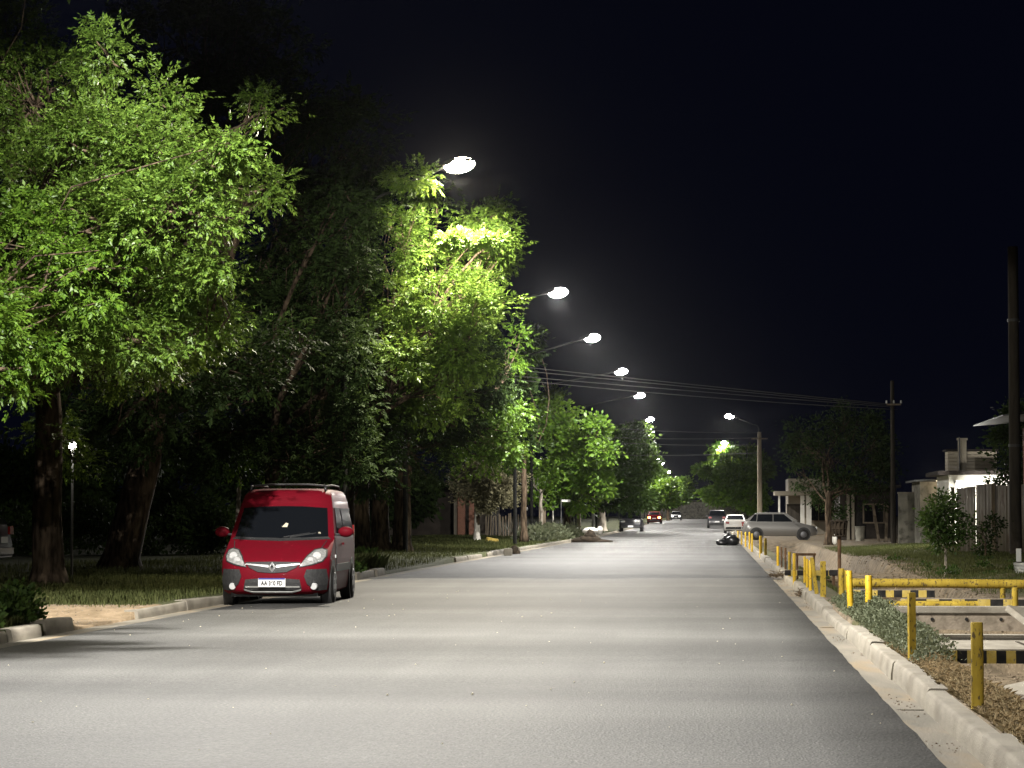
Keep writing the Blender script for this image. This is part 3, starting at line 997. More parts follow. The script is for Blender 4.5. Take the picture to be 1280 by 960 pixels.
# ------------------------------------------------------------------ grass and weeds
def blades(name, X, Y, zf, h, w, mt, lean=.35):
    n = len(X)
    z = zf(X, Y)
    B = np.stack([X, Y, z - .01], 1)
    a = RNG.uniform(0, 2 * PI, n)
    hv = h * RNG.uniform(.45, 1.15, n)
    d = np.stack([np.cos(a), np.sin(a), np.zeros(n)], 1)
    l = RNG.uniform(.1, 1, n) * lean
    s = np.stack([-np.sin(a), np.cos(a), np.zeros(n)], 1) * (w / 2)
    mid = B + d * (hv * l * .35)[:, None] + np.array([0, 0, 1]) * (hv * .6)[:, None]
    tip = B + d * (hv * l * 1.1)[:, None] + np.array([0, 0, 1]) * (hv * (1 - .25 * l))[:, None]
    V = np.stack([B - s, B + s, mid + s * .7, tip, mid - s * .7], 1).reshape(-1, 3)
    Q = np.arange(len(V)).reshape(-1, 5)
    o = np_mesh(name, V, Q, mt)
    o['kind'] = 'stuff'
    return o


def scatter(n, x0, x1, y0, y1, keep=None):
    X = RNG.uniform(x0, x1, n)
    Y = RNG.uniform(y0, y1, n)
    if keep is not None:
        k = keep(X, Y)
        X, Y = X[k], Y[k]
    return X, Y


def clump(X, Y, s, seed, th):
    return lumps(X, Y, s, seed) > th


XL, YL = [], []
for n, b in [(30000, (-12.5, -7.95, 33.6, 50)), (9000, (-10.2, -7.98, 25.0, 28.9)), (16000, (-14, -8, 50, 88)), (9000, (-16, -10, 42, 60))]:
    a_, b_ = scatter(n, *b, keep=lambda X, Y: (RNG.uniform(-1, .7, len(X)) < lumps(X, Y, 1.2, 21) + .25) & (RNG.uniform(.2, .9, len(X)) > d_left(X, Y) + .15 * lumps(X, Y, 3, 22)))
    XL.append(a_)
    YL.append(b_)
XL, YL = np.concatenate(XL), np.concatenate(YL)
tag(blades('grass', XL, YL, z_left, .13, .012, M['blade']), 'short green grass on the left verge around the tree trunks', 'grass')
def leafy_clumps(name, spots, mt, size, per, label, cat):
    """low bushy weeds: leaf clouds hugging the ground"""
    C_, D_ = [], []
    for (x, y, z, r, h) in spots:
        k = int(per * r * r)
        u = RNG.normal(0, 1, (k, 3))
        u[:, 2] = np.abs(u[:, 2])
        u = unit(u) * RNG.uniform(.35, 1.0, (k, 1))
        C_.append(np.array([x, y, z]) + u * np.array([r, r, h]))
        D_.append(u * .7 + RNG.normal(0, .5, (k, 3)) + np.array([0, 0, .5]))
    C_, D_ = np.concatenate(C_), np.concatenate(D_)
    V_, Q_ = simple_leaves(C_, D_, RNG.uniform(.7, 1.5, len(C_)) * size)
    o = np_mesh(name, V_, Q_, mt)
    o['kind'] = 'stuff'
    return tag(o, label, cat)


sp_ = [(-8.1 - abs(random.gauss(0, .5)), random.uniform(26.2, 29.2), .13, random.uniform(.15, .32), random.uniform(.22, .5)) for _ in range(34)]
leafy_clumps('tall_grass', sp_, M['leaf_mid'], .07, 6500, 'tall rough weeds behind the broken kerb at the left edge', 'weeds')
sp_ = [(-8.15 - abs(random.gauss(0, .3)), random.uniform(53.2, 60), .13, random.uniform(.2, .4), random.uniform(.25, .5)) for _ in range(30)]
leafy_clumps('tall_grass', sp_, M['leaf_mid'], .10, 3500, 'dark green tuft behind the broken kerb right of the van', 'weeds')
sp_ = [(-8.3 - abs(random.gauss(0, .8)), random.uniform(116, 150), .13, random.uniform(.4, .8), random.uniform(.4, .9)) for _ in range(50)]
leafy_clumps('tall_grass', sp_, M['leaf_weed'], .17, 900, 'tall yellowish weeds along the far left verge', 'weeds')
XL, YL = scatter(20000, -16, -8, 86, 140)
tag(blades('grass', XL, YL, z_left, .14, .03, M['blade']), 'mown lawn around the white trunked small tree', 'grass')
a_, b_ = scatter(2200, -8.7, -7.95, 53.0, 60.0)
tag(blades('tall_grass', a_, b_, z_left, .45, .025, M['blade'], .6), 'tall grass tuft behind the broken kerb right of the van', 'grass')
XR, YR = scatter(9000, 2.0, 2.32, 22, 60)
a_, b_ = scatter(90000, 4.2, 12, 40, 98, keep=lambda X, Y: RNG.uniform(0, 1, len(X)) > d_right(X, Y))
XR, YR = np.concatenate([XR, a_]), np.concatenate([YR, b_])
tag(blades('grass', XR, YR, z_right, .09, .014, M['blade']), 'patchy short grass on the yards along the right side', 'grass')
XR, YR = scatter(34000, 1.67, 2.7, 12, 27, keep=lambda X, Y: X < np.where(Y > 21, 2.10, 2.35) + .08 * lumps(X, Y, 4, 41))
tag(blades('dry_grass', XR, YR, z_right, .055, .005, M['straw'], 1.2), 'dry straw coloured grass beside the near right kerb', 'grass')
# broad leaved ground cover behind the kerb
n = 23000
X = RNG.uniform(1.69, 2.7, n)
Y = RNG.uniform(21.4, 36.5, n)
k = (X > 1.70 + .05 * lumps(X, Y, 2, 33)) & (X < 2.08 + .38 * np.exp(-((Y - 28.2) / 2.4) ** 2) + .14 * lumps(X, Y, 1.5, 31)) & (RNG.uniform(0, 1, n) < (.25 + .75 * smooth(23.0, 25.5, Y)) * (1 - .7 * smooth(32, 36, Y)))
X, Y = X[k], Y[k]
X, Y = np.repeat(X, 5) + RNG.normal(0, .03, len(X) * 5), np.repeat(Y, 5) + RNG.normal(0, .05, len(X) * 5)
Z = z_right(X, Y) + RNG.uniform(0, .20, len(X)) * (.35 + .65 * smooth(1.7, 1.95, X))
V, Q = simple_leaves(np.stack([X, Y, Z], 1), np.stack([RNG.normal(0, 1, len(X)), RNG.normal(-.2, 1, len(X)), RNG.uniform(.1, 1.2, len(X))], 1), RNG.uniform(.022, .048, len(X)))
tag(np_mesh('ground_cover', V, Q, M['leaf_weed']), 'grey green leafy weeds behind the right kerb among the yellow posts', 'weeds', kind='stuff')

# clods and stones on the bare earth
def stones(name, X, Y, zf, smin, smax, mt, label):
    base = np.array([(1, 0, 0), (-1, 0, 0), (0, 1, 0), (0, -1, 0), (0, 0, 1), (0, 0, -1)], float)
    tri = np.array([(0, 2, 4), (2, 1, 4), (1, 3, 4), (3, 0, 4), (2, 0, 5), (1, 2, 5), (3, 1, 5), (0, 3, 5)])
    n_ = len(X)
    sc = RNG.uniform(smin, smax, (n_, 1, 1)) * RNG.uniform(.5, 1.2, (n_, 6, 1)) * np.array([1, 1, .7])
    a = RNG.uniform(0, 6.28, n_)
    R_ = np.stack([np.stack([np.cos(a), -np.sin(a), 0 * a], 1), np.stack([np.sin(a), np.cos(a), 0 * a], 1), np.stack([0 * a, 0 * a, 1 + 0 * a], 1)], 1)
    V_ = np.einsum('nij,nkj->nki', R_, base[None] * sc) + np.stack([X, Y, zf(X, Y) + smin * .3], 1)[:, None, :]
    Q_ = (tri[None] + (np.arange(n_) * 6)[:, None, None]).reshape(-1, 3)
    o = np_mesh(name, V_.reshape(-1, 3), Q_, mt)
    o['kind'] = 'stuff'
    return tag(o, label, 'stones')


XS, YS = scatter(9000, 2.0, 6.0, 12, 78, keep=lambda X, Y: RNG.uniform(.1, .8, len(X)) < d_right(X, Y))
stones('clods', XS, YS, z_right, .006, .035, M['clod'], 'clods and rubble stones strewn over the bare earth on the right')
XS, YS = scatter(900, -10.5, -7.9, 29.3, 35)
stones('pebbles', XS, YS, z_left, .004, .018, M['old_concrete'], 'pebbles on the sandy driveway at the left')
XS, YS = scatter(900, 1.28, 1.48, 11, 60, keep=lambda X, Y: lumps(X, Y, 1.1, 51) > .1)
stones('gutter_grit', XS, YS, lambda X, Y: X * 0 - .018, .003, .012, M['debris'], 'grit and leaf bits lying in the right gutter')
XS, YS = scatter(110, -7.2, 1.1, 13, 45)
stones('road_grit', XS, YS, lambda X, Y: X * 0 + .022, .006, .016, M['paper'], 'pale scraps and stones lying on the asphalt')
sp_ = [(random.uniform(4.4, 7.5), random.uniform(42, 66), .2, random.uniform(.12, .28), random.uniform(.08, .2)) for _ in range(15)]
leafy_clumps('weeds', sp_, M['leaf_mid'], .06, 2600, 'low scruffy weeds on the earth behind the guard rail', 'weeds')
# tooled joints of the gutter pan
for y in (18.15, 31.4):
    mb = MB().use(M['mound'])
    mb.box((1.39, y, -.0165), (.22, .010, .006))
    o = mb.build('gutter_joint')
    o['kind'] = 'structure'

# ------------------------------------------------------------------ the red van
def build_van():
    root = thing('parked_van', 'red high roofed van with grey bumper corners parked at the left kerb', 'van', (-6.78, 37.8, 0.004), .032)
    prof = np.array([  # z, front y at centre, half width, rear y
        (.17, .12, .74, 3.86), (.21, .045, .80, 3.92), (.28, .012, .815, 3.95), (.36, 0, .825, 3.97), (.46, 0, .83, 3.98), (.54, .012, .835, 3.98), (.60, .03, .838, 3.98), (.655, .055, .838, 3.98),
        (.69, .085, .838, 3.98), (.73, .15, .836, 3.98), (.79, .27, .834, 3.97), (.86, .43, .832, 3.97), (.93, .61, .83, 3.97), (.985, .78, .828, 3.96), (1.02, .875, .826, 3.96), (1.06, .925, .82, 3.95),
        (1.15, 1.02, .808, 3.94), (1.25, 1.12, .79, 3.93), (1.35, 1.22, .772, 3.92), (1.45, 1.32, .754, 3.91), (1.53, 1.40, .738, 3.90), (1.57, 1.44, .73, 3.90), (1.64, 1.49, .715, 3.89), (1.72, 1.56, .69, 3.87),
        (1.775, 1.65, .65, 3.84), (1.805, 1.80, .59, 3.78), (1.82, 2.1, .48, 3.6)])
    zz = prof[:, 0]

    def f_front(x, z):
        y = np.interp(z, zz, prof[:, 1])
        w = np.interp(z, zz, prof[:, 2])
        c = np.interp(z, [.17, .6, .9, 1.05, 1.6, 1.82], [.34, .36, .30, .20, .16, .25])
        t = min(abs(x) / w, 1.0)
        return y + c * (.35 * t ** 2 + .65 * t ** 6)

    def f_side(z):
        return float(np.interp(z, zz, prof[:, 2]))

    mb = MB().use(M['red_paint'])
    xs = [math.sin(t * PI / 2) for t in np.linspace(-1, 1, 33)]
    vs, fs = [], []
    dense = np.interp(np.linspace(0, len(prof) - 1, (len(prof) - 1) * 2 + 1), range(len(prof)), zz)
    n = 0
    for z in dense:
        w = f_side(z)
        rear = float(np.interp(z, zz, prof[:, 3]))
        ring = [(x * w, f_front(x * w, z), z) for x in xs]
        yf = ring[-1][1]
        ys = [yf + (rear - .12 - yf) * t for t in np.linspace(.08, 1, 12)]
        right = [(w * (1 + .006 * math.sin((y) * 1.2)), y, z) for y in ys]
        back = [(w * c, rear - .12 * (abs(c) ** 6), z) for c in (.93, .6, 0, -.6, -.93)]
        left = [(-p_[0], p_[1], z) for p_ in reversed(right)]
        ring = ring + right + back + left
        n = len(ring)
        vs += ring
    for i in range(len(dense) - 1):
        for k in range(n):
            a, b = i * n + k, i * n + (k + 1) % n
            fs.append((a, b, b + n, a + n))
    fs.append(tuple(range((len(dense) - 1) * n, len(dense) * n)))
    fs.append(tuple(reversed(range(n))))
    mb.add(vs, fs)
    body = mb.build('body', root, smooth='auto')

    def drape(name, poly, mt, off=.006, parent=None, cuts=3, surf='front', sgn=1):
        bm = bmesh.new()
        vv = [bm.verts.new((a, 0, b)) for a, b in poly]
        bm.faces.new(vv)
        bmesh.ops.triangulate(bm, faces=bm.faces)
        bmesh.ops.subdivide_edges(bm, edges=bm.edges, cuts=cuts, use_grid_fill=True)
        for v in bm.verts:
            a, b = v.co.x, v.co.z
            if surf == 'front':
                v.co = Vector((a, f_front(a, b) - off, b))
            else:
                v.co = Vector((sgn * (f_side(b) * 1.006 + off), a, b))
        bmesh.ops.recalc_face_normals(bm, faces=bm.faces)
        me = bpy.data.meshes.new(name)
        bm.to_mesh(me)
        bm.free()
        me.materials.append(mt)
        o = bpy.data.objects.new(name, me)
        COL.objects.link(o)
        o.parent = parent or root
        md = o.modifiers.new('thick', 'SOLIDIFY')
        md.thickness = .012
        md.offset = 0
        return o

    drape('windshield', [(-.735, 1.055), (-.4, 1.035), (0, 1.03), (.4, 1.035), (.735, 1.055), (.665, 1.50), (.3, 1.525), (0, 1.53), (-.3, 1.525), (-.665, 1.50)], M['glass'], .006, cuts=5)
    drape('cowl', [(-.78, 1.01), (0, .985), (.78, 1.01), (.735, 1.05), (0, 1.025), (-.735, 1.05)], M['black_plastic'], .004, cuts=4)
    # bonnet shut line and creases
    for s in (-1, 1):
        drape('bonnet_seam', [(s * .60, .70), (s * .615, .70), (s * .735, .985), (s * .722, .985)], M['black_plastic'], .003, cuts=3)
        h = drape('headlight', [(s * .415, .60), (s * .44, .60), (s * .60, .635), (s * .735, .68), (s * .775, .75), (s * .76, .84), (s * .70, .865), (s * .60, .845), (s * .52, .76)], M['headlight'], .012, cuts=3)
        for cx, cz, rr in ((.65, .76, .062), (.57, .70, .045)):
            r_ = MB().use(M['chrome'])
            y0 = f_front(cx, cz)
            r_.tube([(s * cx, y0 - .026, cz), (s * cx, y0 - .018, cz)], [rr, rr * 1.05], 14)
            r_.build('reflector', h, smooth='auto')
        drape('headlight_surround', [(s * .405, .585), (s * .42, .585), (s * .61, .62), (s * .75, .67), (s * .795, .75), (s * .775, .855), (s * .70, .88), (s * .59, .86), (s * .50, .765)], M['black_plastic'], .006, cuts=3)
        c = drape('bumper_corner', [(s * .52, .555), (s * .80, .56), (s * .825, .40), (s * .80, .24), (s * .66, .225), (s * .53, .33), (s * .485, .45)], M['black_plastic'], .008, cuts=3)
        y0 = f_front(.63, .30)
        fb = MB().use(M['chrome'])
        fb.tube([(s * .63, y0 - .035, .295), (s * .63, y0 + .01, .295)], [.05, .06], 16)
        fb.build('fog_lamp', root, smooth='auto')
    g = drape('grille', [(-.43, .665), (0, .672), (.43, .665), (.36, .58), (.22, .515), (0, .50), (-.22, .515), (-.36, .58)], M['black_plastic'], .008, cuts=3)
    for s in (-1, 1):
        drape('grille_bar', [(s * .06, .585), (s * .42, .628), (s * .42, .645), (s * .06, .62)], M['chrome'], .02, g, cuts=2)
    # diamond emblem with an open centre
    yb = f_front(0, .59)
    e = MB().use(M['chrome'])
    o_ = [(0, .672), (.062, .59), (0, .508), (-.062, .59)]
    i_ = [(0, .632), (.024, .59), (0, .548), (-.024, .59)]
    vs = [(a, yb - .03, b) for a, b in o_] + [(a, yb - .052, b) for a, b in i_] + [(a, yb - .028, b) for a, b in i_]
    fs = []
    for k in range(4):
        q = (k + 1) % 4
        fs += [(k, q, 4 + q, 4 + k), (4 + k, 4 + q, 8 + q, 8 + k)]
    e.add(vs, fs)
    e.build('emblem', g)
    lo = drape('lower_grille', [(-.42, .40), (-.25, .415), (.25, .415), (.42, .40), (.45, .25), (.30, .195), (-.30, .195), (-.45, .25)], M['black_plastic'], .008, cuts=3)
    drape('grille_bar', [(-.42, .275), (.42, .275), (.42, .300), (-.42, .300)], M['steel'], .02, lo, cuts=2)
    drape('lower_lip', [(-.44, .235), (-.3, .19), (.3, .19), (.44, .235), (.44, .25), (.3, .212), (-.3, .212), (-.44, .25)], M['steel'], .02, lo, cuts=2)
    # number plate
    yp = f_front(0, .36) - .035
    p_ = MB().use(M['plate'])
    p_.box((0, yp, .355), (.42, .012, .135))
    pl = p_.build('number_plate', root, bevel=.003)
    b_ = MB().use(M['plate_blue'])
    b_.box((0, yp - .0075, .412), (.41, .004, .022))
    b_.build('plate_band', pl)
    cu = bpy.data.curves.new('plate_lettering', 'FONT')
    cu.body = 'AA 360 FD'
    cu.size = .092
    cu.align_x, cu.align_y = 'CENTER', 'CENTER'
    cu.extrude = .001
    cu.offset = .003
    cu.materials.append(M['ink'])
    tmp = bpy.data.objects.new('lettering_curve', cu)
    COL.objects.link(tmp)
    me = bpy.data.meshes.new_from_object(tmp.evaluated_get(bpy.context.evaluated_depsgraph_get()))
    me.name = 'plate_lettering'
    bpy.data.objects.remove(tmp)
    t = bpy.data.objects.new('plate_lettering', me)
    COL.objects.link(t)
    t.parent = pl
    t.location = (0, yp - .009, .342)
    t.rotation_euler = (PI / 2, 0, 0)
    t.scale = (.78, 1, 1)
    for s in (-1, 1):
        w_ = MB().use(M['black_plastic'])
        w_.tube([(s * .05 + .1, f_front(.1, 1.05) - .03, 1.045), (s * .05 + .5, f_front(.5, 1.12) - .03, 1.11)], [.010, .007], 6)
        w_.build('wiper', root)
        mm = MB().use(M['red_paint'])
        mm.ellipsoid((s * .985, 1.28, 1.125), (.125, .075, .085), 16, 10)
        mm.use(M['black_plastic']).box((s * .85, 1.27, 1.085), (.10, .05, .035))
        mm.build('wing_mirror', root, smooth=True)
        rr = MB().use(M['black_plastic'])
        rr.tube([(s * .60, 1.72, 1.79), (s * .60, 1.80, 1.855), (s * .60, 2.6, 1.875), (s * .60, 3.5, 1.865), (s * .60, 3.62, 1.80)], .018, 8)
        rr.build('roof_rail', root, smooth=True)
        drape('side_window', [(1.40, 1.08), (2.30, 1.06), (2.30, 1.50), (1.72, 1.51)], M['glass'], .004, cuts=3, surf='side', sgn=s)
        drape('side_window', [(2.42, 1.06), (3.70, 1.06), (3.66, 1.50), (2.42, 1.50)], M['glass'], .004, cuts=3, surf='side', sgn=s)
        drape('side_moulding', [(1.25, .50), (2.95, .50), (2.95, .62), (1.25, .62)], M['black_plastic'], .01, cuts=2, surf='side', sgn=s)
        dr = drape('door_seam', [(1.22, .30), (1.235, .30), (1.235, 1.04), (1.22, 1.04)], M['black_plastic'], .002, cuts=2, surf='side', sgn=s)
        hd = MB().use(M['red_paint'])
        hd.box((s * (f_side(.93) + .025), 2.12, .93), (.03, .18, .035))
        hd.build('door_handle', root, bevel=.006)
        ind = MB().use(M['plate'])
        ind.box((s * (f_side(.74) + .008), 1.12, .74), (.02, .09, .05))
        ind.build('side_indicator', root, bevel=.005)
        for y in (.86, 3.42):
            ar = MB().use(M['black_plastic'])
            ar.tube([(s * .70, y, .31), (s * .843, y, .31)], .385, 28)
            ar.build('wheel_arch', root, smooth='auto')
            wh = MB().use(M['rubber'])
            wh.tube([(s * .66, y, .305), (s * .675, y, .305), (s * .84, y, .305), (s * .862, y, .305)], [.27, .305, .305, .27], 28)
            wo = wh.build('wheel', root, smooth='auto')
            rm = MB().use(M['rim'])
            rm.tube([(s * .855, y, .305), (s * .868, y, .305), (s * .872, y, .305)], [.20, .19, .06], 20)
            for k in range(5):
                a = 2 * PI * k / 5
                rm.use(M['ink']).box((s * .871, y + .13 * math.sin(a), .305 + .13 * math.cos(a)), (.008, .055, .07))
            rm.build('rim', wo, smooth='auto')
    cb = MB().use(M['black_plastic'])
    cb.tube([(-.6, 1.9, 1.86), (-.3, 1.9, 1.885), (.3, 1.9, 1.885), (.6, 1.9, 1.86)], .016, 8)
    cb.build('roof_bar', root, smooth=True)
    # what can be made out behind the glass
    yw = f_front(.07, 1.2)
    st = MB().use(M['paper'])
    st.add([(-.02, yw - .013, 1.19), (.08, yw - .013, 1.20), (.10, yw - .006, 1.26), (.06, yw - .006, 1.27)], [(0, 1, 2, 3)])
    st.build('paper', root)
    st = MB().use(M['paper'])
    yw = f_front(.60, 1.10)
    st.tube([(.60, yw - .016, 1.105), (.60, yw - .010, 1.108)], .022, 12)
    st.build('windscreen_sticker', root)
    ub = MB().use(M['black_plastic'])
    ub.box((0, 2.0, .19), (1.35, 3.5, .12))
    ub.build('underbody', root)
    for s in (-1, 1):
        tl = MB().use(M['tail_red'])
        tl.box((s * .77, 3.93, 1.0), (.1, .06, .45))
        tl.build('tail_light', root)
    return root


build_van()

# ------------------------------------------------------------------ other vehicles
def car(name, label, cat, loc, rotz, paint, spec, group='parked cars'):
    """local: front towards -y, length along y. spec holds the side outline"""
    root = thing(name, label, cat, loc, rotz, group)
    W = spec['W'] / 2
    lower = spec['lower']     # (y, z top) front to rear
    cab = spec['cab']         # (y, z) windscreen foot, roof front, roof rear, rear glass foot
    zb = spec.get('zb', .2)
    L2 = -lower[0][0]
    mb = MB().use(paint)
    vs, fs = [], []
    ny = 30
    yy = np.linspace(lower[0][0], lower[-1][0], ny)
    yl = [a for a, _ in lower]
    zl = [b for _, b in lower]
    for y in yy:
        e = min(1.0, min(y - lower[0][0], lower[-1][0] - y) / .35)
        w = W * (1 - .16 * (1 - e) ** 2)
        zt = float(np.interp(y, yl, zl))
        z0 = zb + .08 * (1 - e)
        zm = z0 + (zt - z0) * .5
        vs += [(-w * .93, y, z0), (-w * .985, y, z0 + .08), (-w, y, zm), (-w * .975, y, zt - .07), (-w * .90, y, zt - .005), (0, y, zt + .015), (w * .90, y, zt - .005), (w * .975, y, zt - .07), (w, y, zm), (w * .985, y, z0 + .08), (w * .93, y, z0)]
    n = 11
    for i in range(ny - 1):
        for k in range(n):
            a, b = i * n + k, i * n + (k + 1) % n
            fs.append((a, b, b + n, a + n))
    fs += [tuple(range(n)), tuple(reversed(range((ny - 1) * n, ny * n)))]
    mb.add(vs, fs)
    (y0, z0), (y1, z1), (y2, z2), (y3, z3) = cab
    wb, wt = W * .90, W * .72
    zr = max(z1, z2)

    def sx(z):
        t = (z - min(z0, z3)) / (zr - min(z0, z3))
        return wb + (wt - wb) * t
    ring = [(y0, z0 - .05), (y0 + (y1 - y0) * .5, z0 + (z1 - z0) * .5), (y1, z1), (y1 + .18, z1 + .015), ((y1 + y2) / 2, zr + .02), (y2 - .12, z2 + .012), (y2, z2 - .02), (y2 + (y3 - y2) * .5, z2 + (z3 - z2) * .5), (y3, z3 - .05)]
    vs, fs = [], []
    for y, z in ring:
        x = sx(z)
        vs += [(-x, y, z), (0, y, z + .012), (x, y, z)]
    for i in range(len(ring) - 1):
        a = i * 3
        fs += [(a, a + 1, a + 4, a + 3), (a + 1, a + 2, a + 5, a + 4)]
    fs.append(tuple(i * 3 for i in range(len(ring))))
    fs.append(tuple(reversed([i * 3 + 2 for i in range(len(ring))])))
    mb.add(vs, fs)
    mb.build('body', root, smooth='auto')

    def pane(nm, pts):
        g_ = MB().use(M['glass'])
        g_.add(pts, [tuple(range(len(pts)))])
        o = g_.build(nm, root)
        md = o.modifiers.new('thick', 'SOLIDIFY')
        md.thickness = .01
        md.offset = 0
        return o

    def lerp(a, b, t):
        return a + (b - a) * t
    for (ya, za), (yb, zb_), nm, oy in (((y0, z0), (y1, z1), 'windscreen', -.012), ((y3, z3), (y2, z2), 'rear_window', .012)):
        q = []
        for t, s in ((.10, -1), (.10, 1), (.88, 1), (.88, -1)):
            z = lerp(za, zb_, t)
            q.append((s * sx(z) * .90, lerp(ya, yb, t) + oy, z + .014))
        pane(nm, q)
    for s in (-1, 1):
        for poly in spec['side']:
            pane('side_window', [(s * (sx(z) + .008), y, z) for y, z in poly])
        for y in spec['axles']:
            r_ = spec.get('r', .29)
            ar = MB().use(M['black_plastic'])
            ar.tube([(s * (W - .16), y, r_ + .02), (s * (W + .004), y, r_ + .02)], r_ + .07, 24)
            ar.build('wheel_arch', root, smooth='auto')
            w_ = MB().use(M['rubber'])
            w_.tube([(s * (W - .19), y, r_), (s * (W - .17), y, r_), (s * (W + .0), y, r_), (s * (W + .018), y, r_)], [r_ * .85, r_, r_, r_ * .88], 22)
            wo = w_.build('wheel', root, smooth='auto')
            rm = MB().use(M['rim'])
            rm.tube([(s * (W + .012), y, r_), (s * (W + .026), y, r_)], [r_ * .62, r_ * .5], 16)
            rm.build('rim', wo, smooth='auto')
        hl = MB().use(spec.get('front_light', M['headlight']))
        zf = spec.get('zlight', .62)
        hl.box((s * W * .66, lower[0][0] + .015, zf), (W * .36, .05, .13))
        hl.build('headlight', root, bevel=.01)
        tl = MB().use(spec.get('rear_light', M['tail_red']))
        tl.box((s * W * .70, lower[-1][0] - .01, spec.get('ztail', .80)), (W * .30, .05, .16))
        tl.build('tail_light', root, bevel=.01)
        mr = MB().use(paint)
        mr.box((s * (W + .06), y0 + .32, z0 + .06), (.16, .08, .11))
        mr.build('wing_mirror', root, bevel=.02)
    for yb, sg in ((lower[0][0] - .02, 1), (lower[-1][0] + .02, -1)):
        bp = MB().use(spec.get('bumper', M['black_plastic']))
        bp.box((0, yb + .05 * sg, .40), (W * 1.7, .12, .18))
        bp.build('bumper', root, bevel=.03)
        npl = MB().use(M['plate'])
        npl.box((0, yb - .02 * sg, .43 if sg > 0 else .62), (.42, .015, .12))
        npl.build('number_plate', root)
    return root


HATCH = dict(W=1.64, lower=[(-1.92, .55), (-1.88, .70), (-1.5, .78), (-.95, .92), (-.3, .95), (1.2, .97), (1.75, 1.0), (1.9, .92), (1.95, .6)],
             cab=[(-.98, .93), (-.30, 1.42), (1.25, 1.41), (1.86, .98)],
             side=[[(-.66, .965), (.34, .965), (.34, 1.35), (-.20, 1.35)], [(.39, .965), (1.20, .975), (1.15, 1.35), (.39, 1.35)], [(1.25, .985), (1.58, 1.0), (1.32, 1.34), (1.20, 1.34)]],
             axles=(-1.22, 1.22), bumper=M['silver'])
SEDAN = dict(W=1.66, lower=[(-2.05, .55), (-2.0, .68), (-1.6, .78), (-1.0, .92), (-.3, .94), (1.2, .98), (1.5, 1.0), (2.0, .98), (2.06, .60)],
             cab=[(-1.0, .94), (-.35, 1.38), (.95, 1.38), (1.50, 1.0)],
             side=[[(-.65, .97), (.25, .97), (.25, 1.31), (-.25, 1.31)], [(.32, .97), (1.05, .99), (.88, 1.31), (.32, 1.31)]],
             axles=(-1.25, 1.28))
SUV = dict(W=1.80, zb=.28, lower=[(-2.1, .7), (-2.05, .92), (-1.5, 1.02), (-1.0, 1.08), (-.3, 1.1), (1.6, 1.12), (2.0, 1.1), (2.08, .7)],
           cab=[(-1.05, 1.08), (-.45, 1.66), (1.6, 1.66), (2.0, 1.12)],
           side=[[(-.7, 1.14), (.3, 1.14), (.3, 1.55), (-.35, 1.55)], [(.4, 1.14), (1.7, 1.15), (1.6, 1.55), (.4, 1.55)]],
           axles=(-1.3, 1.3), r=.36, zlight=.85, ztail=1.0)
PICKUP = dict(W=1.84, zb=.30, lower=[(-2.4, .65), (-2.36, .95), (-1.8, 1.0), (-1.2, 1.04), (-.3, 1.05), (.6, 1.05), (2.3, 1.05), (2.42, .98), (2.45, .6)],
              cab=[(-1.2, 1.03), (-.65, 1.62), (.50, 1.62), (.78, 1.05)],
              side=[[(-.85, 1.10), (.45, 1.10), (.38, 1.52), (-.52, 1.52)]],
              axles=(-1.5, 1.5), r=.37, zlight=.82, ztail=.85)

g = G(984, 679.5, .12)
car('parked_hatchback', 'dull silver five door hatchback parked side on across the right verge', 'car', (g.x + .10, 131, z_right(np.array(3.2), np.array(131.0)) - .0), PI / 2, M['silver'], HATCH)
car('parked_car', 'white car seen from behind at the right kerb beyond the yellow posts', 'car', (1.55, 188, gz(188)), PI, M['white_paint'], SEDAN)
car('parked_suv', 'black tall car standing ahead of the white car on the right', 'car', (.25, 232, gz(232)), PI, M['dark_paint'], SUV)
car('parked_pickup', 'dull dark pickup facing us at the left kerb below the broad tree', 'pickup', (-6.75, 203, gz(203)), 0, M['dark_paint'], PICKUP)
RED = dict(SEDAN)
RED['rear_light'] = M['amber']
RED['ztail'] = .72
car('red_car', 'red car with glowing amber tail lights on the far left of the road', 'car', (-6.95, 290, gz(290)), PI, M['red_paint'], RED)
FAR = dict(SEDAN)
FAR['rear_light'] = M['white_reflection']
car('distant_car', 'dark car at the far end of the road with a white reflection', 'car', (-5.9, 385, gz(385)), 0, M['dark_paint'], dict(SEDAN, front_light=M['white_reflection']))
car('parked_car', 'dark car tail just showing at the left edge beyond the rough trunk', 'car', (-15.65, 47, .3), PI / 2 * -1, M['dark_paint'], dict(HATCH, W=1.7))

# ------------------------------------------------------------------ yellow posts, right kerb
def post(px, yb, yt, label, mt, r=None, tilt=0, square=False, group='yellow posts along the right kerb', name='post', x=None, w=None):
    z = .13
    g = G(px, yb, z)
    d = g.y
    if w is None:
        w = .075
    h = (yb - yt) * d / F_PX
    mb = MB().use(mt)
    lean = Vector((math.sin(tilt), 0, math.cos(tilt)))
    top = lean * h
    if square:
        R = Matrix.Rotation(tilt, 3, 'Y') @ Matrix.Rotation(.3, 3, 'Z')
        mb.box(lean * (h / 2 - .06), (w, w * .8, h + .12), R)
        o = mb.build(name, bevel=.004)
    else:
        pts = [lean * -.15, lean * .02, lean * (h * .5) + Vector((random.uniform(-.004, .004), 0, 0)), lean * (h - .006), lean * h]
        mb.tube(pts, [w / 2 * 1.03, w / 2, w / 2 * .99, w / 2 * .97, w / 2 * .86], 18)
        o = mb.build(name, smooth='auto')
    o.location = (g.x, g.y, z)
    return tag(o, label, 'post', group)


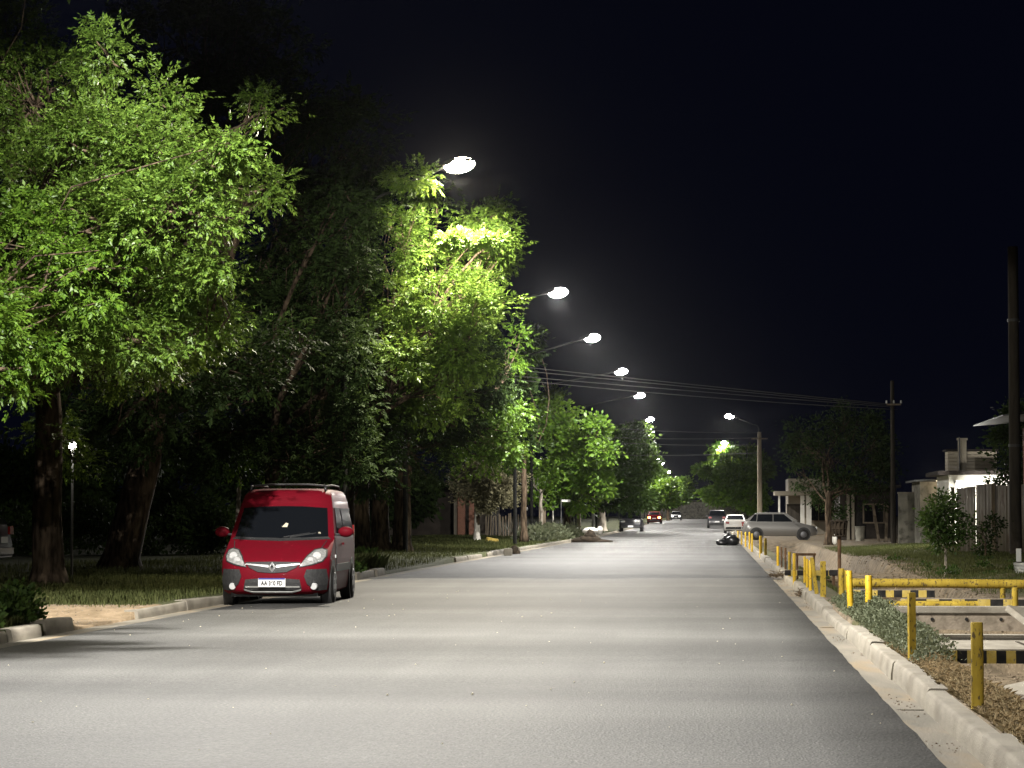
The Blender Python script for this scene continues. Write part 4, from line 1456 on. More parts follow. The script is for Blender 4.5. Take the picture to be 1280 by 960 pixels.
YL_, MU, RU = M['yellow'], M['mustard'], M['rust']
post(1222, 886, 780, 'weathered mustard post nearest the camera, flaking dark paint, before the striped slab', MU, w=.083)
post(1140, 824, 742, 'square mustard post standing at the edge of the leafy weeds', MU, w=.062, square=True)
post(1086, 770, 720, 'clean bright yellow round post, right one of the bright pair by the weeds', YL_, w=.09)
post(1064, 766, 714, 'bright yellow post leaning slightly left, left one of the bright pair', YL_, w=.085, tilt=-.05)
post(1052, 749, 711, 'mustard post right under the dark rubbish basket', MU, w=.09)
post(1057, 747, 713, 'thin mustard post squeezed behind the basket post', MU, w=.06)
post(1029, 746, 702, 'dull square mustard post alone left of the basket stand', MU, w=.075, square=True)
post(1021, 743, 697, 'brown post tilted left against the yellow cluster', MU, w=.055, tilt=-.13, square=True)
post(1013, 739, 701, 'bright yellow post at the right of the tight cluster of three', YL_, w=.055)
post(1009, 734, 699, 'yellow post in the middle of the tight cluster of three', YL_, w=.045)
post(1006, 728, 696, 'yellow post at the left of the tight cluster of three', YL_, w=.05)
post(993, 726, 692, 'yellow post under the left end of the brown barrier bar', YL_, w=.06)
post(987, 718, 690, 'dull mustard post just left of the brown barrier bar', MU, w=.06)
post(982, 712, 685, 'dark rusty brown post right of the other brown post', RU, w=.05)
post(977, 710, 684, 'dark rusty brown post beside the bright yellow post', RU, w=.045)
post(972.5, 708, 683, 'bright yellow post left of the two brown posts', YL_, w=.07)
post(957, 694, 673, 'dull mustard post right of the bright post before the hatchback', MU, w=.09)
post(951, 692, 670, 'bright yellow post in front of the hatchback rear wheel', YL_, w=.10)
fp = 'short yellow post in the far row between the black bags and the hatchback'
for px, yb, yt in ((940, 685, 667), (937, 682, 665), (932, 679.5, 665), (927, 677, 664.5), (922.5, 674.5, 663.5)):
    post(px, yb, yt, fp, YL_ if px != 940 else YL_, w=.075, group='far yellow posts by the hatchback')

# rubbish basket on a stand
g = G(1050, 746, .13)
r = thing('rubbish_basket', 'dark brown rubbish basket on a thin post above the mustard posts', 'rubbish basket', (g.x, g.y + .12, .1))
mb = MB().use(RU)
mb.tube([(0, 0, -.1), (0, 0, 1.0)], .028, 8)
mb.build('post', r, smooth='auto')
mb = MB().use(M['mound'])
for k in range(12):
    a = 2 * PI * k / 12
    mb.tube([(.10 * math.cos(a), .10 * math.sin(a), .97), (.125 * math.cos(a), .125 * math.sin(a), 1.20)], .012, 5)
for z_, rr in ((.97, .10), (1.08, .112), (1.20, .125)):
    mb.tube([(rr * math.cos(2 * PI * k / 16), rr * math.sin(2 * PI * k / 16), z_) for k in range(17)], .012, 5)
mb.tube([(0, 0, .96), (0, 0, .98)], .10, 12)
mb.ellipsoid((0, 0, 1.10), (.115, .115, .13), 12, 8, .15)
mb.build('basket', r)

# ------------------------------------------------------------------ ditch crossings
def striped_beam(name, label, c, L, h, dpt, n, start=0, cat='beam', group='black and yellow striped beams', rotz=0):
    """a concrete beam whose road facing side is painted in black and yellow blocks"""
    r = thing(name, label, cat, c, rotz, group)
    mb = MB().use(M['old_concrete'])
    mb.box((0, 0, 0), (L, dpt, h))
    mb.build('beam', r, bevel=.008)
    for k in range(n):
        mt = M['black_paint'] if (k + start) % 2 == 0 else M['stripe_yellow']
        s = MB().use(mt)
        w = L / n
        s.box((-L / 2 + w * (k + .5), -dpt / 2 - .002, -.004), (w * .985, .006, h * .94))
        s.build('painted_block', r)
    return r


# footbridge slab near the camera
r = thing('footbridge_slab', 'pale concrete footbridge slab over the ditch with striped front edge', 'footbridge', (0, 0, 0))
mb = MB().use(M['concrete'])
mb.box((3.15, 24.35, .075), (2.20, 1.75, .13))
mb.build('deck', r, bevel=.015)
mb = MB().use(M['concrete'])
mb.box((3.15, 25.55, .10), (2.2, .28, .16))
mb.build('rear_beam', r, bevel=.02)
w = .09
for k in range(24):
    s = MB().use(M['black_paint'] if k % 2 == 0 else M['stripe_yellow'])
    s.box((2.07 + w * (k + .5), 23.47, .068), (w * .98, .012, .118))
    s.build('painted_block', r)
mb = MB().use(M['mound'])
mb.box((2.97, 24.2, .1405), (.035, 1.4, .008))
mb.build('deck_joint', r)

# headwall, its coping and the yellow rails of the second crossing
r = thing('culvert_headwall', 'stained concrete culvert wall across the ditch below the yellow rails', 'wall', (0, 0, 0))
mb = MB().use(M['old_concrete'])
mb.box((3.0, 31.12, -.22), (2.35, .22, .78))
mb.build('wall', r, bevel=.01)
mb = MB().use(M['concrete'])
mb.box((2.98, 31.2, .215), (2.3, .42, .09))
mb.build('coping', r, bevel=.02)
for k in range(4):
    mb = MB().use(M['black_paint'])
    mb.tube([(2.25 + k * .42, 31.015, .11), (2.25 + k * .42, 31.0, .11)], .022, 8)
    mb.build('weep_hole', r)

A = P(1070, 752, 33.0)
B = P(1222, 753, 33.0)
r = thing('yellow_kerb_rail', 'low yellow rail lying on the ground behind the culvert wall', 'rail', (0, 0, 0), 0, 'yellow rails at the ditch crossing')
mb = MB().use(M['mustard'])
mb.tube([(A.x, 33.0, .215), ((A.x + B.x) / 2, 33.0, .212), (B.x, 33.0, .215)], .055, 12)
mb.build('pipe', r, smooth='auto')
mb = MB().use(M['old_concrete'])
for t in (.1, .5, .9):
    mb.box((A.x + (B.x - A.x) * t, 33.0, .14), (.12, .14, .09))
mb.build('footing', r)
striped_beam('striped_beam', 'striped beam with only its top edge showing behind the low yellow rail', (3.35, 33.9, .20), 1.7, .14, .12, 10, 1)
A = P(1066, 739, 35.6)
B = P(1168, 739, 35.6)
striped_beam('striped_beam', 'short black and yellow striped beam under the long yellow rail', ((A.x + B.x) / 2, 35.6, .285), B.x - A.x, .105, .14, 10, 1)
r = thing('yellow_guard_rail', 'long thick mustard guard rail crossing the verge on short posts', 'rail', (0, 0, 0), 0, 'yellow rails at the ditch crossing')
mb = MB().use(M['mustard'])
mb.tube([(1.95, 36.6, .405), (3.4, 36.6, .40), (5.2, 36.6, .385), (6.4, 36.6, .38)], .066, 14)
mb.build('pipe', r, smooth='auto')
for x, y in ((4.17, 36.6), (2.0, 36.6), (6.2, 36.6)):
    mb = MB().use(M['mustard'])
    mb.tube([(x, y, -.1), (x, y, .36)], .04, 10)
    mb.build('leg', r, smooth='auto')
post(1269, 765, 735, 'short mustard post standing before the right end of the guard rail', MU, w=.085)

# third crossing, farther along
A = P(1022, 708, 49.5)
striped_beam('striped_beam', 'faded striped beam between the tilted post and the basket stand', (A.x - .10, 49.5, .26), 1.1, .11, .14, 9, 0)
r = thing('barrier_bar', 'rusty brown bar resting across the tops of two thin legs', 'rail', (0, 0, 0))
A, B = P(994, 693, 50), P(1020, 694, 50)
mb = MB().use(RU)
mb.box(((A.x + B.x) / 2, 50, A.z), (B.x - A.x, .08, .05))
mb.build('bar', r, bevel=.008)
for x in (A.x + .04, B.x - .04):
    mb = MB().use(RU)
    mb.tube([(x, 50, 0), (x, 50, A.z)], .02, 8)
    mb.build('leg', r)
A = P(1042, 716, 44)
r = thing('black_box', 'small black box hanging on the ditch side left of the basket post', 'box', (A.x, 44, A.z))
mb = MB().use(M['black_paint'])
mb.box((0, 0, 0), (.16, .12, .10))
mb.build('case', r, bevel=.01)
mb = MB().use(M['rust'])
mb.box((0, 0, -.25), (.05, .05, .40))
mb.build('leg', r)

# broken slabs in the ditch
def slab(c, s, rot, label, mt):
    mb = MB().use(mt)
    n = random.randint(6, 8)
    pol = [(s[0] * (.5 + random.uniform(-.1, .1)) * math.cos(2 * PI * k / n), s[1] * (.5 + random.uniform(-.1, .1)) * math.sin(2 * PI * k / n)) for k in range(n)]
    mb.prism(pol, 2, -s[2] / 2, s[2] / 2)
    o = mb.build('concrete_slab', bevel=.008)
    o.location = c
    o.rotation_euler = rot
    return tag(o, label, 'slab', 'broken slabs in the ditch')


slab((2.62, 20.6, -.16), (1.0, 1.3, .06), (.1, -.35, .3), 'large pale slab sloping into the ditch below the striped edge', M['concrete'])
slab((2.38, 18.2, .04), (.75, .55, .05), (.05, .1, .5), 'thin broken slab right of the nearest mustard post', M['old_concrete'])
slab((2.42, 17.3, .02), (.6, .5, .05), (-.06, .12, -.2), 'lowest broken slab in the ditch near the right frame edge', M['old_concrete'])
slab((2.50, 19.2, -.06), (.7, .5, .06), (.12, .2, .9), 'dark tilted slab between the pale slab and the thin one', M['old_concrete'])
slab((3.75, 28.0, .12), (1.0, 1.1, .07), (.25, .35, .2), 'pale concrete chunk tilted up behind the footbridge slab', M['concrete'])

# white planter tub
g = G(1272, 722, .15)
r = thing('white_planter', 'white ribbed tub with an upright white stake at the right edge', 'planter', (6.35, 51, .12))
mb = MB().use(M['white_plastic'])
ring = 22
for k in range(5):
    z0_, z1_ = .0 + k * .065, .0 + (k + 1) * .065
    r0, r1 = .26 + .06 * k / 5, .26 + .06 * (k + 1) / 5
    mb.tube([(0, 0, z0_), (0, 0, z0_ + .05), (0, 0, z1_ - .008)], [r0, r1, r1 - .012], ring)
mb.build('tub', r, smooth='auto')
mb = MB().use(M['white_plastic'])
mb.box((.02, -.28, .35), (.07, .03, .52))
mb.build('stake', r, bevel=.005)
mb = MB().use(M['mound'])
mb.tube([(0, 0, .32), (0, 0, .335)], .27, 18)
mb.build('soil', r)
mb = MB().use(M['white_plastic'])
mb.box((-.2, .1, .45), (.10, .03, .30))
mb.build('rear_stake', r, bevel=.005)

# ------------------------------------------------------------------ bags, mounds, debris
def lumpy(name, label, cat, loc, blobs, mt, jit=.12, group=None):
    mb = MB().use(mt)
    for c, rr in blobs:
        mb.ellipsoid(c, rr, 14, 9, jit)
    o = mb.build(name, smooth=True)
    o.location = loc
    return tag(o, label, cat, group)


g = G(910, 682, 0)
lumpy('bin_bag', 'large shiny black rubbish bag slumped at the right kerb', 'rubbish bag', (g.x + .22, g.y, 0), [((0, 0, .22), (.33, .3, .25)), ((.05, 0, .42), (.10, .1, .10))], M['bin_bag'], .15, 'black rubbish bags at the kerb')
lumpy('bin_bag', 'lower black rubbish bag spilling left of the big bag', 'rubbish bag', (g.x - .28, g.y, 0), [((0, 0, .14), (.30, .28, .16)), ((.1, .02, .27), (.14, .14, .10))], M['bin_bag'], .15, 'black rubbish bags at the kerb')
lumpy('bin_bag', 'rear black rubbish bag on top of the pile by the kerb', 'rubbish bag', (g.x + .02, g.y + .35, .0), [((0, 0, .28), (.30, .22, .26)), ((0, 0, .52), (.07, .07, .06))], M['bin_bag'], .15, 'black rubbish bags at the kerb')
g = G(737, 678, 0)
lumpy('earth_mound', 'dark heap of earth and leaves on the left edge of the road', 'earth heap', (g.x, g.y, 0), [((0, 0, .0), (.62, .5, .40)), ((.05, 0, .1), (.38, .35, .50)), ((.0, 0, .3), (.18, .2, .38)), ((-.4, 0, 0), (.6, .4, .26)), ((.6, 0, 0), (.7, .4, .16))], M['mound'], .25)
lumpy('white_bag', 'pale rubbish bag lying on top behind the dark earth heap', 'rubbish bag', (g.x + .05, g.y + .7, .10), [((0, 0, .50), (.45, .3, .18)), ((.45, 0, .52), (.16, .2, .22)), ((0, 0, .2), (.3, .3, .3))], M['white_bag'], .2)
g = G(643, 693, 0)
lumpy('earth_mound', 'small brown clod of earth at the end of the left kerb', 'earth heap', (g.x, g.y, 0), [((0, 0, .12), (.16, .14, .2)), ((.08, 0, .05), (.14, .12, .12))], M['mound'], .3)
r = tag(MB().use(M['concrete']).box((0, 0, .13), (.28, .3, .26)).build('concrete_block', bevel=.02), 'pale concrete block beside the brown clod of earth', 'block')
r.location = G(635, 695, 0)
# twigs in the east gutter
def twigs(loc, n, s, label):
    mb = MB().use(M['debris'])
    for k in range(n):
        a = random.uniform(0, 2 * PI)
        p0 = Vector((random.uniform(-s, s) * .5, random.uniform(-s, s), random.uniform(.01, .10)))
        L_ = random.uniform(.1, .3)
        mb.tube([p0, p0 + Vector((math.cos(a) * L_ * .5, math.sin(a) * L_ * .5, random.uniform(-.02, .08))), p0 + Vector((math.cos(a) * L_, math.sin(a) * L_, random.uniform(-.01, .1)))], [.008, .007, .003], 5)
    X_ = np.array([0])
    for k in range(n):
        c = (random.uniform(-s, s) * .5, random.uniform(-s, s), random.uniform(.02, .09))
        mb.box(c, (.07, .05, .004), Matrix.Rotation(random.uniform(0, 3), 3, (random.random(), random.random(), 1)))
    o = mb.build('debris_heap')
    o.location = loc
    return tag(o, label, 'debris')


twigs((1.50, 55.5, 0), 45, .55, 'small heap of dry twigs and leaves in the right gutter')
twigs((1.42, 43.0, 0), 8, .08, 'small dark clump of leaves on the edge of the gutter')
g = G(615, 678, .14)
r = tag(MB().use(M['stripe_yellow']).prism([(-.32, 0), (.32, 0), (.30, .16), (-.25, .26)], 1, -.2, .2).build('concrete_chunk', bevel=.02), 'yellowish broken chunk lying on the lawn by the white trunk', 'block')
r.location = (g.x, g.y, .13)

# ------------------------------------------------------------------ poles and cables
r = thing('utility_pole', 'thin grey wooden pole with a small crossarm before the dark tree at right', 'utility pole', tuple(P(1117, 682, 105)))
h = P(1117, 476, 105).z - P(1117, 682, 105).z
mb = MB().use(M['dark_pole'])
mb.tube([(0, 0, -.1), (0, 0, h * .5), (0, 0, h)], [.13, .10, .08], 12)
mb.build('pole', r, smooth='auto')
mb = MB().use(M['wood'])
mb.box((.05, -.1, h - 1.0), (.6, .07, .07))
mb.build('crossarm', r)
for k in range(3):
    mb = MB().use(M['white_plastic'])
    mb.tube([(-.25 + k * .3, -.1, h - .95), (-.25 + k * .3, -.1, h - .83)], [.04, .03], 8)
    mb.build('insulator', r)
p = P(950, 668, 186)
r = thing('utility_pole', 'tall pale wooden pole behind the hatchback, lit on its left side', 'utility pole', (p.x, 186, .1))
h = P(951, 540, 186).z - .1
mb = MB().use(M['pole_wood'])
mb.tube([(0, 0, -.1), (0, 0, h)], [.20, .15], 12)
mb.build('pole', r, smooth='auto')
mb = MB().use(M['wood'])
mb.box((0, -.2, h - .5), (1.2, .1, .1))
mb.build('crossarm', r)
p = P(1270, 695, 70)
r = thing('utility_pole', 'thick dark utility pole at the right edge of the picture', 'utility pole', (p.x, 70, .3))
mb = MB().use(M['grey_pole'])
mb.tube([(0, 0, -.1), (0, 0, 8.6)], [.17, .14], 14)
mb.build('pole', r, smooth='auto')
mb = MB().use(M['dark_steel'])
for z_ in (3.0, 6.5):
    mb.tube([(0, 0, z_), (0, 0, z_ + .08)], .175, 14)
mb.build('strap', r)
for px, yb, yt, w_, mt, lab in ((724, 662, 600, .13, 'pole_wood', 'pale thin pole behind the dark earth heap'), (742, 662, 575, .10, 'steel', 'slim grey pole right of the dark earth heap')):
    g = G(px, yb + 2, .12)
    d = min(g.y, 150)
    h = (yb - yt) * d / F_PX
    mb = MB().use(M[mt])
    x = (px - VPX) * d / F_PX
    mb.tube([(0, 0, -.1), (0, 0, h)], [w_, w_ * .8], 10)
    o = mb.build('pole', smooth='auto')
    o.location = (x, d, .12)
    tag(o, lab, 'pole')
# street name sign
d = 140
x = (702 - VPX) * d / F_PX
r = thing('street_sign', 'small blank white street sign on a thin post left of the pale pole', 'sign', (x, d, .12))
mb = MB().use(M['dark_steel'])
mb.tube([(0, 0, 0), (0, 0, 2.25)], .03, 8)
mb.build('post', r)
mb = MB().use(M['white_plastic'])
mb.box((.28, -.03, 2.12), (.48, .015, .13))
mb.build('plate', r, bevel=.004)
# gate post with a pale cap
g = G(656, 672, .13)
r = thing('gate_post', 'slim grey gate post with a white cap among the far weeds', 'post', (g.x, g.y, .13))
mb = MB().use(M['grey_wall'])
mb.box((0, 0, .75), (.17, .17, 1.6))
mb.build('post', r, bevel=.01)
mb = MB().use(M['white_plastic'])
mb.ellipsoid((0, 0, 1.65), (.22, .2, .12), 14, 8)
mb.build('cap', r, smooth=True)


def cable(p0, p1, sag, label, r_=.012, group='overhead cables'):
    mb = MB().use(M['cable'])
    p0, p1 = Vector(p0), Vector(p1)
    pts = []
    for i in range(25):
        t = i / 24
        q = p0 + (p1 - p0) * t
        q.z -= 4 * sag * t * (1 - t)
        pts.append(q)
    mb.tube(pts, r_, 5)
    return tag(mb.build('overhead_cable', smooth=True), label, 'cable', group)


for k, (ya, yb, xa, lab) in enumerate([(456, 505, 610, 'uppermost of the four cables crossing below the third street lamp'), (461, 507, 610, 'second of the four cables crossing below the third street lamp'),
                                       (469, 509, 610, 'third of the four cables crossing below the third street lamp'), (473, 512, 610, 'lowest of the four cables crossing below the third street lamp')]):
    cable(P(xa, ya - 2, 100), P(1110 + k * 4, yb, 105), .02 + .1 * (k == 3), lab, .016)
for k, (ya, yb, lab) in enumerate([(534, 541, 'top cable of the far bundle strung over the end of the road'), (546, 547, 'second cable of the far bundle strung over the road'), (552, 556, 'third cable of the far bundle strung over the road'), (568, 566, 'lowest cable of the far bundle strung over the road')]):
    cable(P(745, ya, 180), P(950, yb, 186), .12, lab, .02)

# ------------------------------------------------------------------ houses, east side
def zr_at(x, y):
    return float(z_right(np.array(float(x)), np.array(float(y))))


# bright white house
r = thing('white_house', 'low white house with a bright wall lamp and boarded upper storey at right', 'house', (0, 0, 0))
yh = 94
a0, a1 = P(1186, 600, yh).x, P(1262, 600, yh).x
zt = P(1200, 597, yh).z
mb = MB().use(M['white_wall'])
mb.box(((a0 + a1) / 2 + .4, yh + 2.5, zt / 2 + .1), (a1 - a0 + .8, 5, zt))
mb.build('wall', r)
mb = MB().use(M['roof_dark'])
mb.box(((a0 + a1) / 2 + .3, yh + 2.7, zt + .18), (a1 - a0 + 1.4, 5.5, .16))
mb.build('roof', r, bevel=.01)
zu0, zu1 = zt + .25, P(1200, 564, yh + 2).z
u0, u1 = P(1185, 580, yh + 2).x, P(1246, 580, yh + 2).x
mb = MB().use(M['clapboard'])
for k in range(6):
    zz_ = zu0 + (zu1 - zu0) * (k + .5) / 6
    mb.box(((u0 + u1) / 2, yh + 2.6 - .004 * k, zz_), (u1 - u0, 1.2 - .008 * k, (zu1 - zu0) / 6 - .012))
up_ = mb.build('upper_wall', r)
mb = MB().use(M['roof_dark'])
mb.box(((u0 + u1) / 2, yh + 2.6, zu1 + .04), (u1 - u0 + .16, 1.4, .07))
mb.build('upper_roof', r)
c0 = P(1203, 560, yh + 1.2)
mb = MB().use(M['cream_wall'])
mb.box((c0.x, yh + 1.3, (zu0 + c0.z + .3) / 2), (.30, .3, c0.z + .3 - zu0))
mb.box((c0.x, yh + 1.3, c0.z + .34), (.38, .38, .08))
mb.build('chimney', r)
mb = MB().use(M['dark_steel'])
mb.tube([(c0.x - .12, yh + 1.1, zu0), (c0.x - .12, yh + 1.1, P(1200, 545, yh).z)], .025, 8)
mb.build('vent_pipe', r)
mb = MB().use(M['dark_pole'])
mb.box((P(1245, 640, yh).x, yh - .02, 1.2), (.9, .06, 2.0))
mb.build('door', r)
lp = P(1199, 606, yh - 1.9)
mb = MB().use(M['dark_steel'])
mb.tube([(lp.x, yh + .02, lp.z + .12), (lp.x, yh - 1.9, lp.z + .12)], .025, 8)
mb.box((lp.x, yh - 1.9, lp.z + .11), (.22, .22, .05))
lamp = mb.build('wall_lamp', r)
mb = MB().use(M['bulb'])
mb.ellipsoid((lp.x, yh - 1.9, lp.z), (.12, .12, .11), 14, 9)
mb.build('bulb', lamp, smooth=True)


def point(loc, e, col, rad=.08):
    ld = bpy.data.lights.new('bulb_light', 'POINT')
    ld.energy = e
    ld.color = col
    ld.shadow_soft_size = rad
    o = bpy.data.objects.new('bulb_light', ld)
    o.location = loc
    COL.objects.link(o)
    return o


point((lp.x, yh - 2.05, lp.z - .02), 2100, (1, .96, .88), .12)
# grey outbuilding with porch light
r = thing('grey_outbuilding', 'stained grey cement outbuilding with a small porch light left of the white house', 'building', (0, 0, 0))
yo = 100
b0, b1 = P(1150, 620, yo).x, P(1184, 620, yo).x
zt = P(1150, 602, yo).z
mb = MB().use(M['grey_wall'])
mb.box(((b0 + b1) / 2, yo + 2, zt / 2), (b1 - b0, 4, zt))
mb.build('wall', r)
mb = MB().use(M['zinc'])
mb.box(((b0 + b1) / 2, yo + 1.7, zt + .06), (b1 - b0 + .5, 5.0, .07), Matrix.Rotation(-.04, 3, 'Y'))
mb.build('roof', r)
lq = P(1175, 600, yo - .7)
mb = MB().use(M['bulb_dim'])
mb.ellipsoid((lq.x, yo - .5, lq.z), (.16, .1, .06), 12, 7)
mb.build('porch_light', r, smooth=True)
point((lq.x, yo - .6, lq.z - .15), 12, (1, .8, .55))
# cement boundary wall
r = thing('boundary_wall', 'blotchy cement boundary wall just right of the thin pole', 'wall', (0, 0, 0))
yw = 103
b0, b1 = P(1123, 650, yw).x, P(1156, 650, yw).x
zt = P(1130, 617, yw).z
mb = MB().use(M['grey_wall'])
mb.box(((b0 + b1) / 2, yw, zt / 2), (b1 - b0, .2, zt))
mb.build('wall', r, bevel=.01)
mb = MB().use(M['concrete'])
mb.box(((b0 + b1) / 2, yw, zt + .03), (b1 - b0 + .06, .28, .06))
mb.build('coping', r)
# corrugated fence
A, B = Vector((7.55, 78.5, 0)), Vector((9.15, 70.5, 0))
r = thing('corrugated_fence', 'tall weathered fence of vertical corrugated sheets at right', 'fence', (0, 0, 0))
n_s = 8
Ld = (B - A).normalized()
Nn = Vector((-Ld.y, Ld.x, 0))
for k in range(n_s):
    mb = MB().use(M['corrugated'])
    vs, fs = [], []
    m_ = 19
    a = A + (B - A) * (k / n_s)
    b = A + (B - A) * ((k + 1) / n_s) - Ld * .03
    htop = 2.05 + random.uniform(-.05, .05)
    off = random.uniform(-.02, .02)
    for i in range(m_):
        q = a + (b - a) * (i / (m_ - 1)) + Nn * (.035 * math.sin(i / (m_ - 1) * 2 * PI * 3) + off)
        z0_ = zr_at(q.x, q.y) - .03
        vs += [(q.x, q.y, z0_), (q.x, q.y, z0_ + htop)]
    for i in range(m_ - 1):
        fs.append((2 * i, 2 * i + 2, 2 * i + 3, 2 * i + 1))
    mb.add(vs, fs)
    o = mb.build('sheet', r, smooth=True)
    md = o.modifiers.new('thick', 'SOLIDIFY')
    md.thickness = .012
mb = MB().use(M['wood'])
for t in (0, .5, 1):
    q = A + (B - A) * t - Nn * .12
    mb2 = MB().use(M['wood'])
    mb2.box((q.x, q.y, zr_at(q.x, q.y) + 1.0), (.1, .1, 2.1))
    mb2.build('fence_post', r)
# dark brick shed at the frame edge
r = thing('brick_shed', 'dark brick shed with a grey sheet roof edge behind the thick pole', 'shed', (0, 0, 0))
b0 = 9.25
mb = MB().use(M['brick'])
mb.box((b0 + 2.6, 75, 2.05), (4.6, 6, 4.1))
mb.build('wall', r)
mb = MB().use(M['zinc'])
p0, p1 = P(1246, 521, 72), P(1275, 516, 72)
for k in range(2):
    mb.prism([(p0.x, p0.z), (p1.x, p1.z), (p1.x + 5, p1.z + .5), (p1.x + 5, p1.z + .4), (p1.x, p1.z - .10), (p0.x, p0.z - .03)], 1, 70.5 + k * 4.01, 74.5 + k * 4.01)
mb.build('roof', r)
# low house beyond the hatchback
r = thing('porch_house', 'low house with a flat roofed porch and a pale lit column behind the hatchback', 'house', (0, 0, 0))
yp_ = 160
b0, b1 = P(986, 620, yp_).x, P(1060, 620, yp_).x
zt = P(990, 598, yp_).z
zs = P(990, 617, yp_).z
mb = MB().use(M['cream_wall'])
mb.box(((b0 + b1) / 2, yp_ + 4, zt / 2), (b1 - b0, 6, zt))
wl = mb.build('wall', r)
mb = MB().use(M['cream_wall'])
s0 = P(968, 618, yp_ - 2).x
mb.box(((s0 + b1) / 2, yp_ - .6, zs), (b1 - s0, 3.0, .28))
mb.build('porch_roof', r, bevel=.02)
for px, wd, mt in ((974, .12, 'white_wall'), (1003, .25, 'white_wall'), (1011, .32, 'white_wall')):
    mb = MB().use(M[mt])
    x = P(px, 640, yp_ - 1.8).x
    mb.box((x, yp_ - 1.8, (zs - .14) / 2), (wd, wd, zs - .14))
    mb.build('column', r)
mb = MB().use(M['dark_pole'])
mb.box((P(993, 640, yp_).x, yp_ + .98, 1.1), (.9, .08, 2.1))
mb.build('door', r)
# dark house behind the drooping tree
r = thing('dark_house', 'dim brown house with pale door posts behind the big drooping tree', 'house', (0, 0, 0))
yd = 122
b0, b1 = P(1050, 640, yd).x, P(1118, 640, yd).x
zt = P(1080, 610, yd).z
mb = MB().use(M['dark_wall'])
mb.box(((b0 + b1) / 2, yd + 3, zt / 2), (b1 - b0, 6, zt))
mb.build('wall', r)
mb = MB().use(M['roof_dark'])
mb.box(((b0 + b1) / 2, yd + 2.8, zt + .08), (b1 - b0 + .6, 6.8, .14))
mb.build('roof', r)
for px in (1060, 1066):
    mb = MB().use(M['cream_wall'])
    mb.box((P(px, 640, yd).x, yd - .1, 1.25), (.14, .14, 2.4))
    mb.build('door_post', r)
mb = MB().use(M['black_paint'])
mb.box((P(1076, 650, yd).x, yd - .03, 1.1), (.42, .06, 2.1))
mb.build('door', r)
def house_window(parent, x, y, z, w_, h_):
    f = MB().use(M['wood'])
    for a in (-1, 1):
        f.box((x + a * w_ / 2, y - .03, z), (.07, .08, h_ + .07))
        f.box((x, y - .03, z + a * h_ / 2), (w_ - .08, .08, .07))
    f.box((x, y - .025, z), (.05, .06, h_ - .08))
    fo = f.build('window', parent)
    g_ = MB().use(M['glass'])
    g_.box((x, y - .012, z), (w_ - .08, .02, h_ - .08))
    g_.build('pane', fo)


house_window(r, P(1092, 640, yd).x, yd, 1.5, 1.0, .9)
house_window(bpy.data.objects['porch_house'], P(1024, 640, 160).x, 161, 1.6, 1.4, 1.1)
# pale slim boards leaning on the dark house
for px, lab in ((1108, 'pale upright board standing before the dim house beside the thin pole'), (1095, 'thin pale leaning plank against the dim house')):
    mb = MB().use(M['wood'])
    mb.box((0, 0, .75), (.12, .05, 1.7), Matrix.Rotation(.04 if px == 1108 else -.15, 3, 'Y'))
    o = mb.build('plank', bevel=.004)
    o.location = (P(px, 650, 112).x, 112, .3)
    tag(o, lab, 'plank')
# white bag and bin by the trunk
g = P(1043, 668, 96)
lumpy('white_bag', 'small bright white bag by the dark tree trunk left of the basket', 'rubbish bag', (g.x, 96, .45), [((0, 0, .3), (.10, .1, .16)), ((0, 0, .05), (.09, .09, .22))], M['white_bag'], .1)
g = P(1075, 672, 108)
r = thing('rubbish_bin', 'grey lidless rubbish bin in front of the dim house door', 'bin', (g.x, 108, .3))
mb = MB().use(M['grey_wall'])
mb.tube([(0, 0, 0), (0, 0, .62)], [.18, .22], 14)
mb.build('body', r, smooth='auto')
mb = MB().use(M['grey_wall'])
mb.tube([(.23 * math.cos(2 * PI * k / 16), .23 * math.sin(2 * PI * k / 16), .62) for k in range(17)], .015, 6)
mb.build('rim', r)

# ------------------------------------------------------------------ west side houses, fences, lamp
r = thing('brick_house', 'brick porch house behind the small round olive tree', 'house', (0, 0, 0))
yb_ = 146
b0, b1 = P(540, 620, yb_).x, P(612, 620, yb_).x
mb = MB().use(M['dark_wall'])
mb.box(((b0 + b1) / 2 - 3, yb_ + 4, 1.6), (b1 - b0 + 6, 6, 3.2))
mb.build('wall', r)
for px in (577, 591):
    mb = MB().use(M['brick'])
    mb.box((P(px, 640, yb_ - .6).x, yb_ - .6, 1.6), (.42, .42, 3.2))
    mb.build('pillar', r)
mb = MB().use(M['cream_wall'])
mb.box((P(572, 640, yb_).x, yb_ - .3, 1.2), (.34, .3, 2.2))
mb.build('pale_jamb', r)
mb = MB().use(M['roof_dark'])
mb.box(((b0 + b1) / 2 - 3, yb_ + 2.6, 3.3), (b1 - b0 + 7, 9, .2))
mb.build('roof', r)
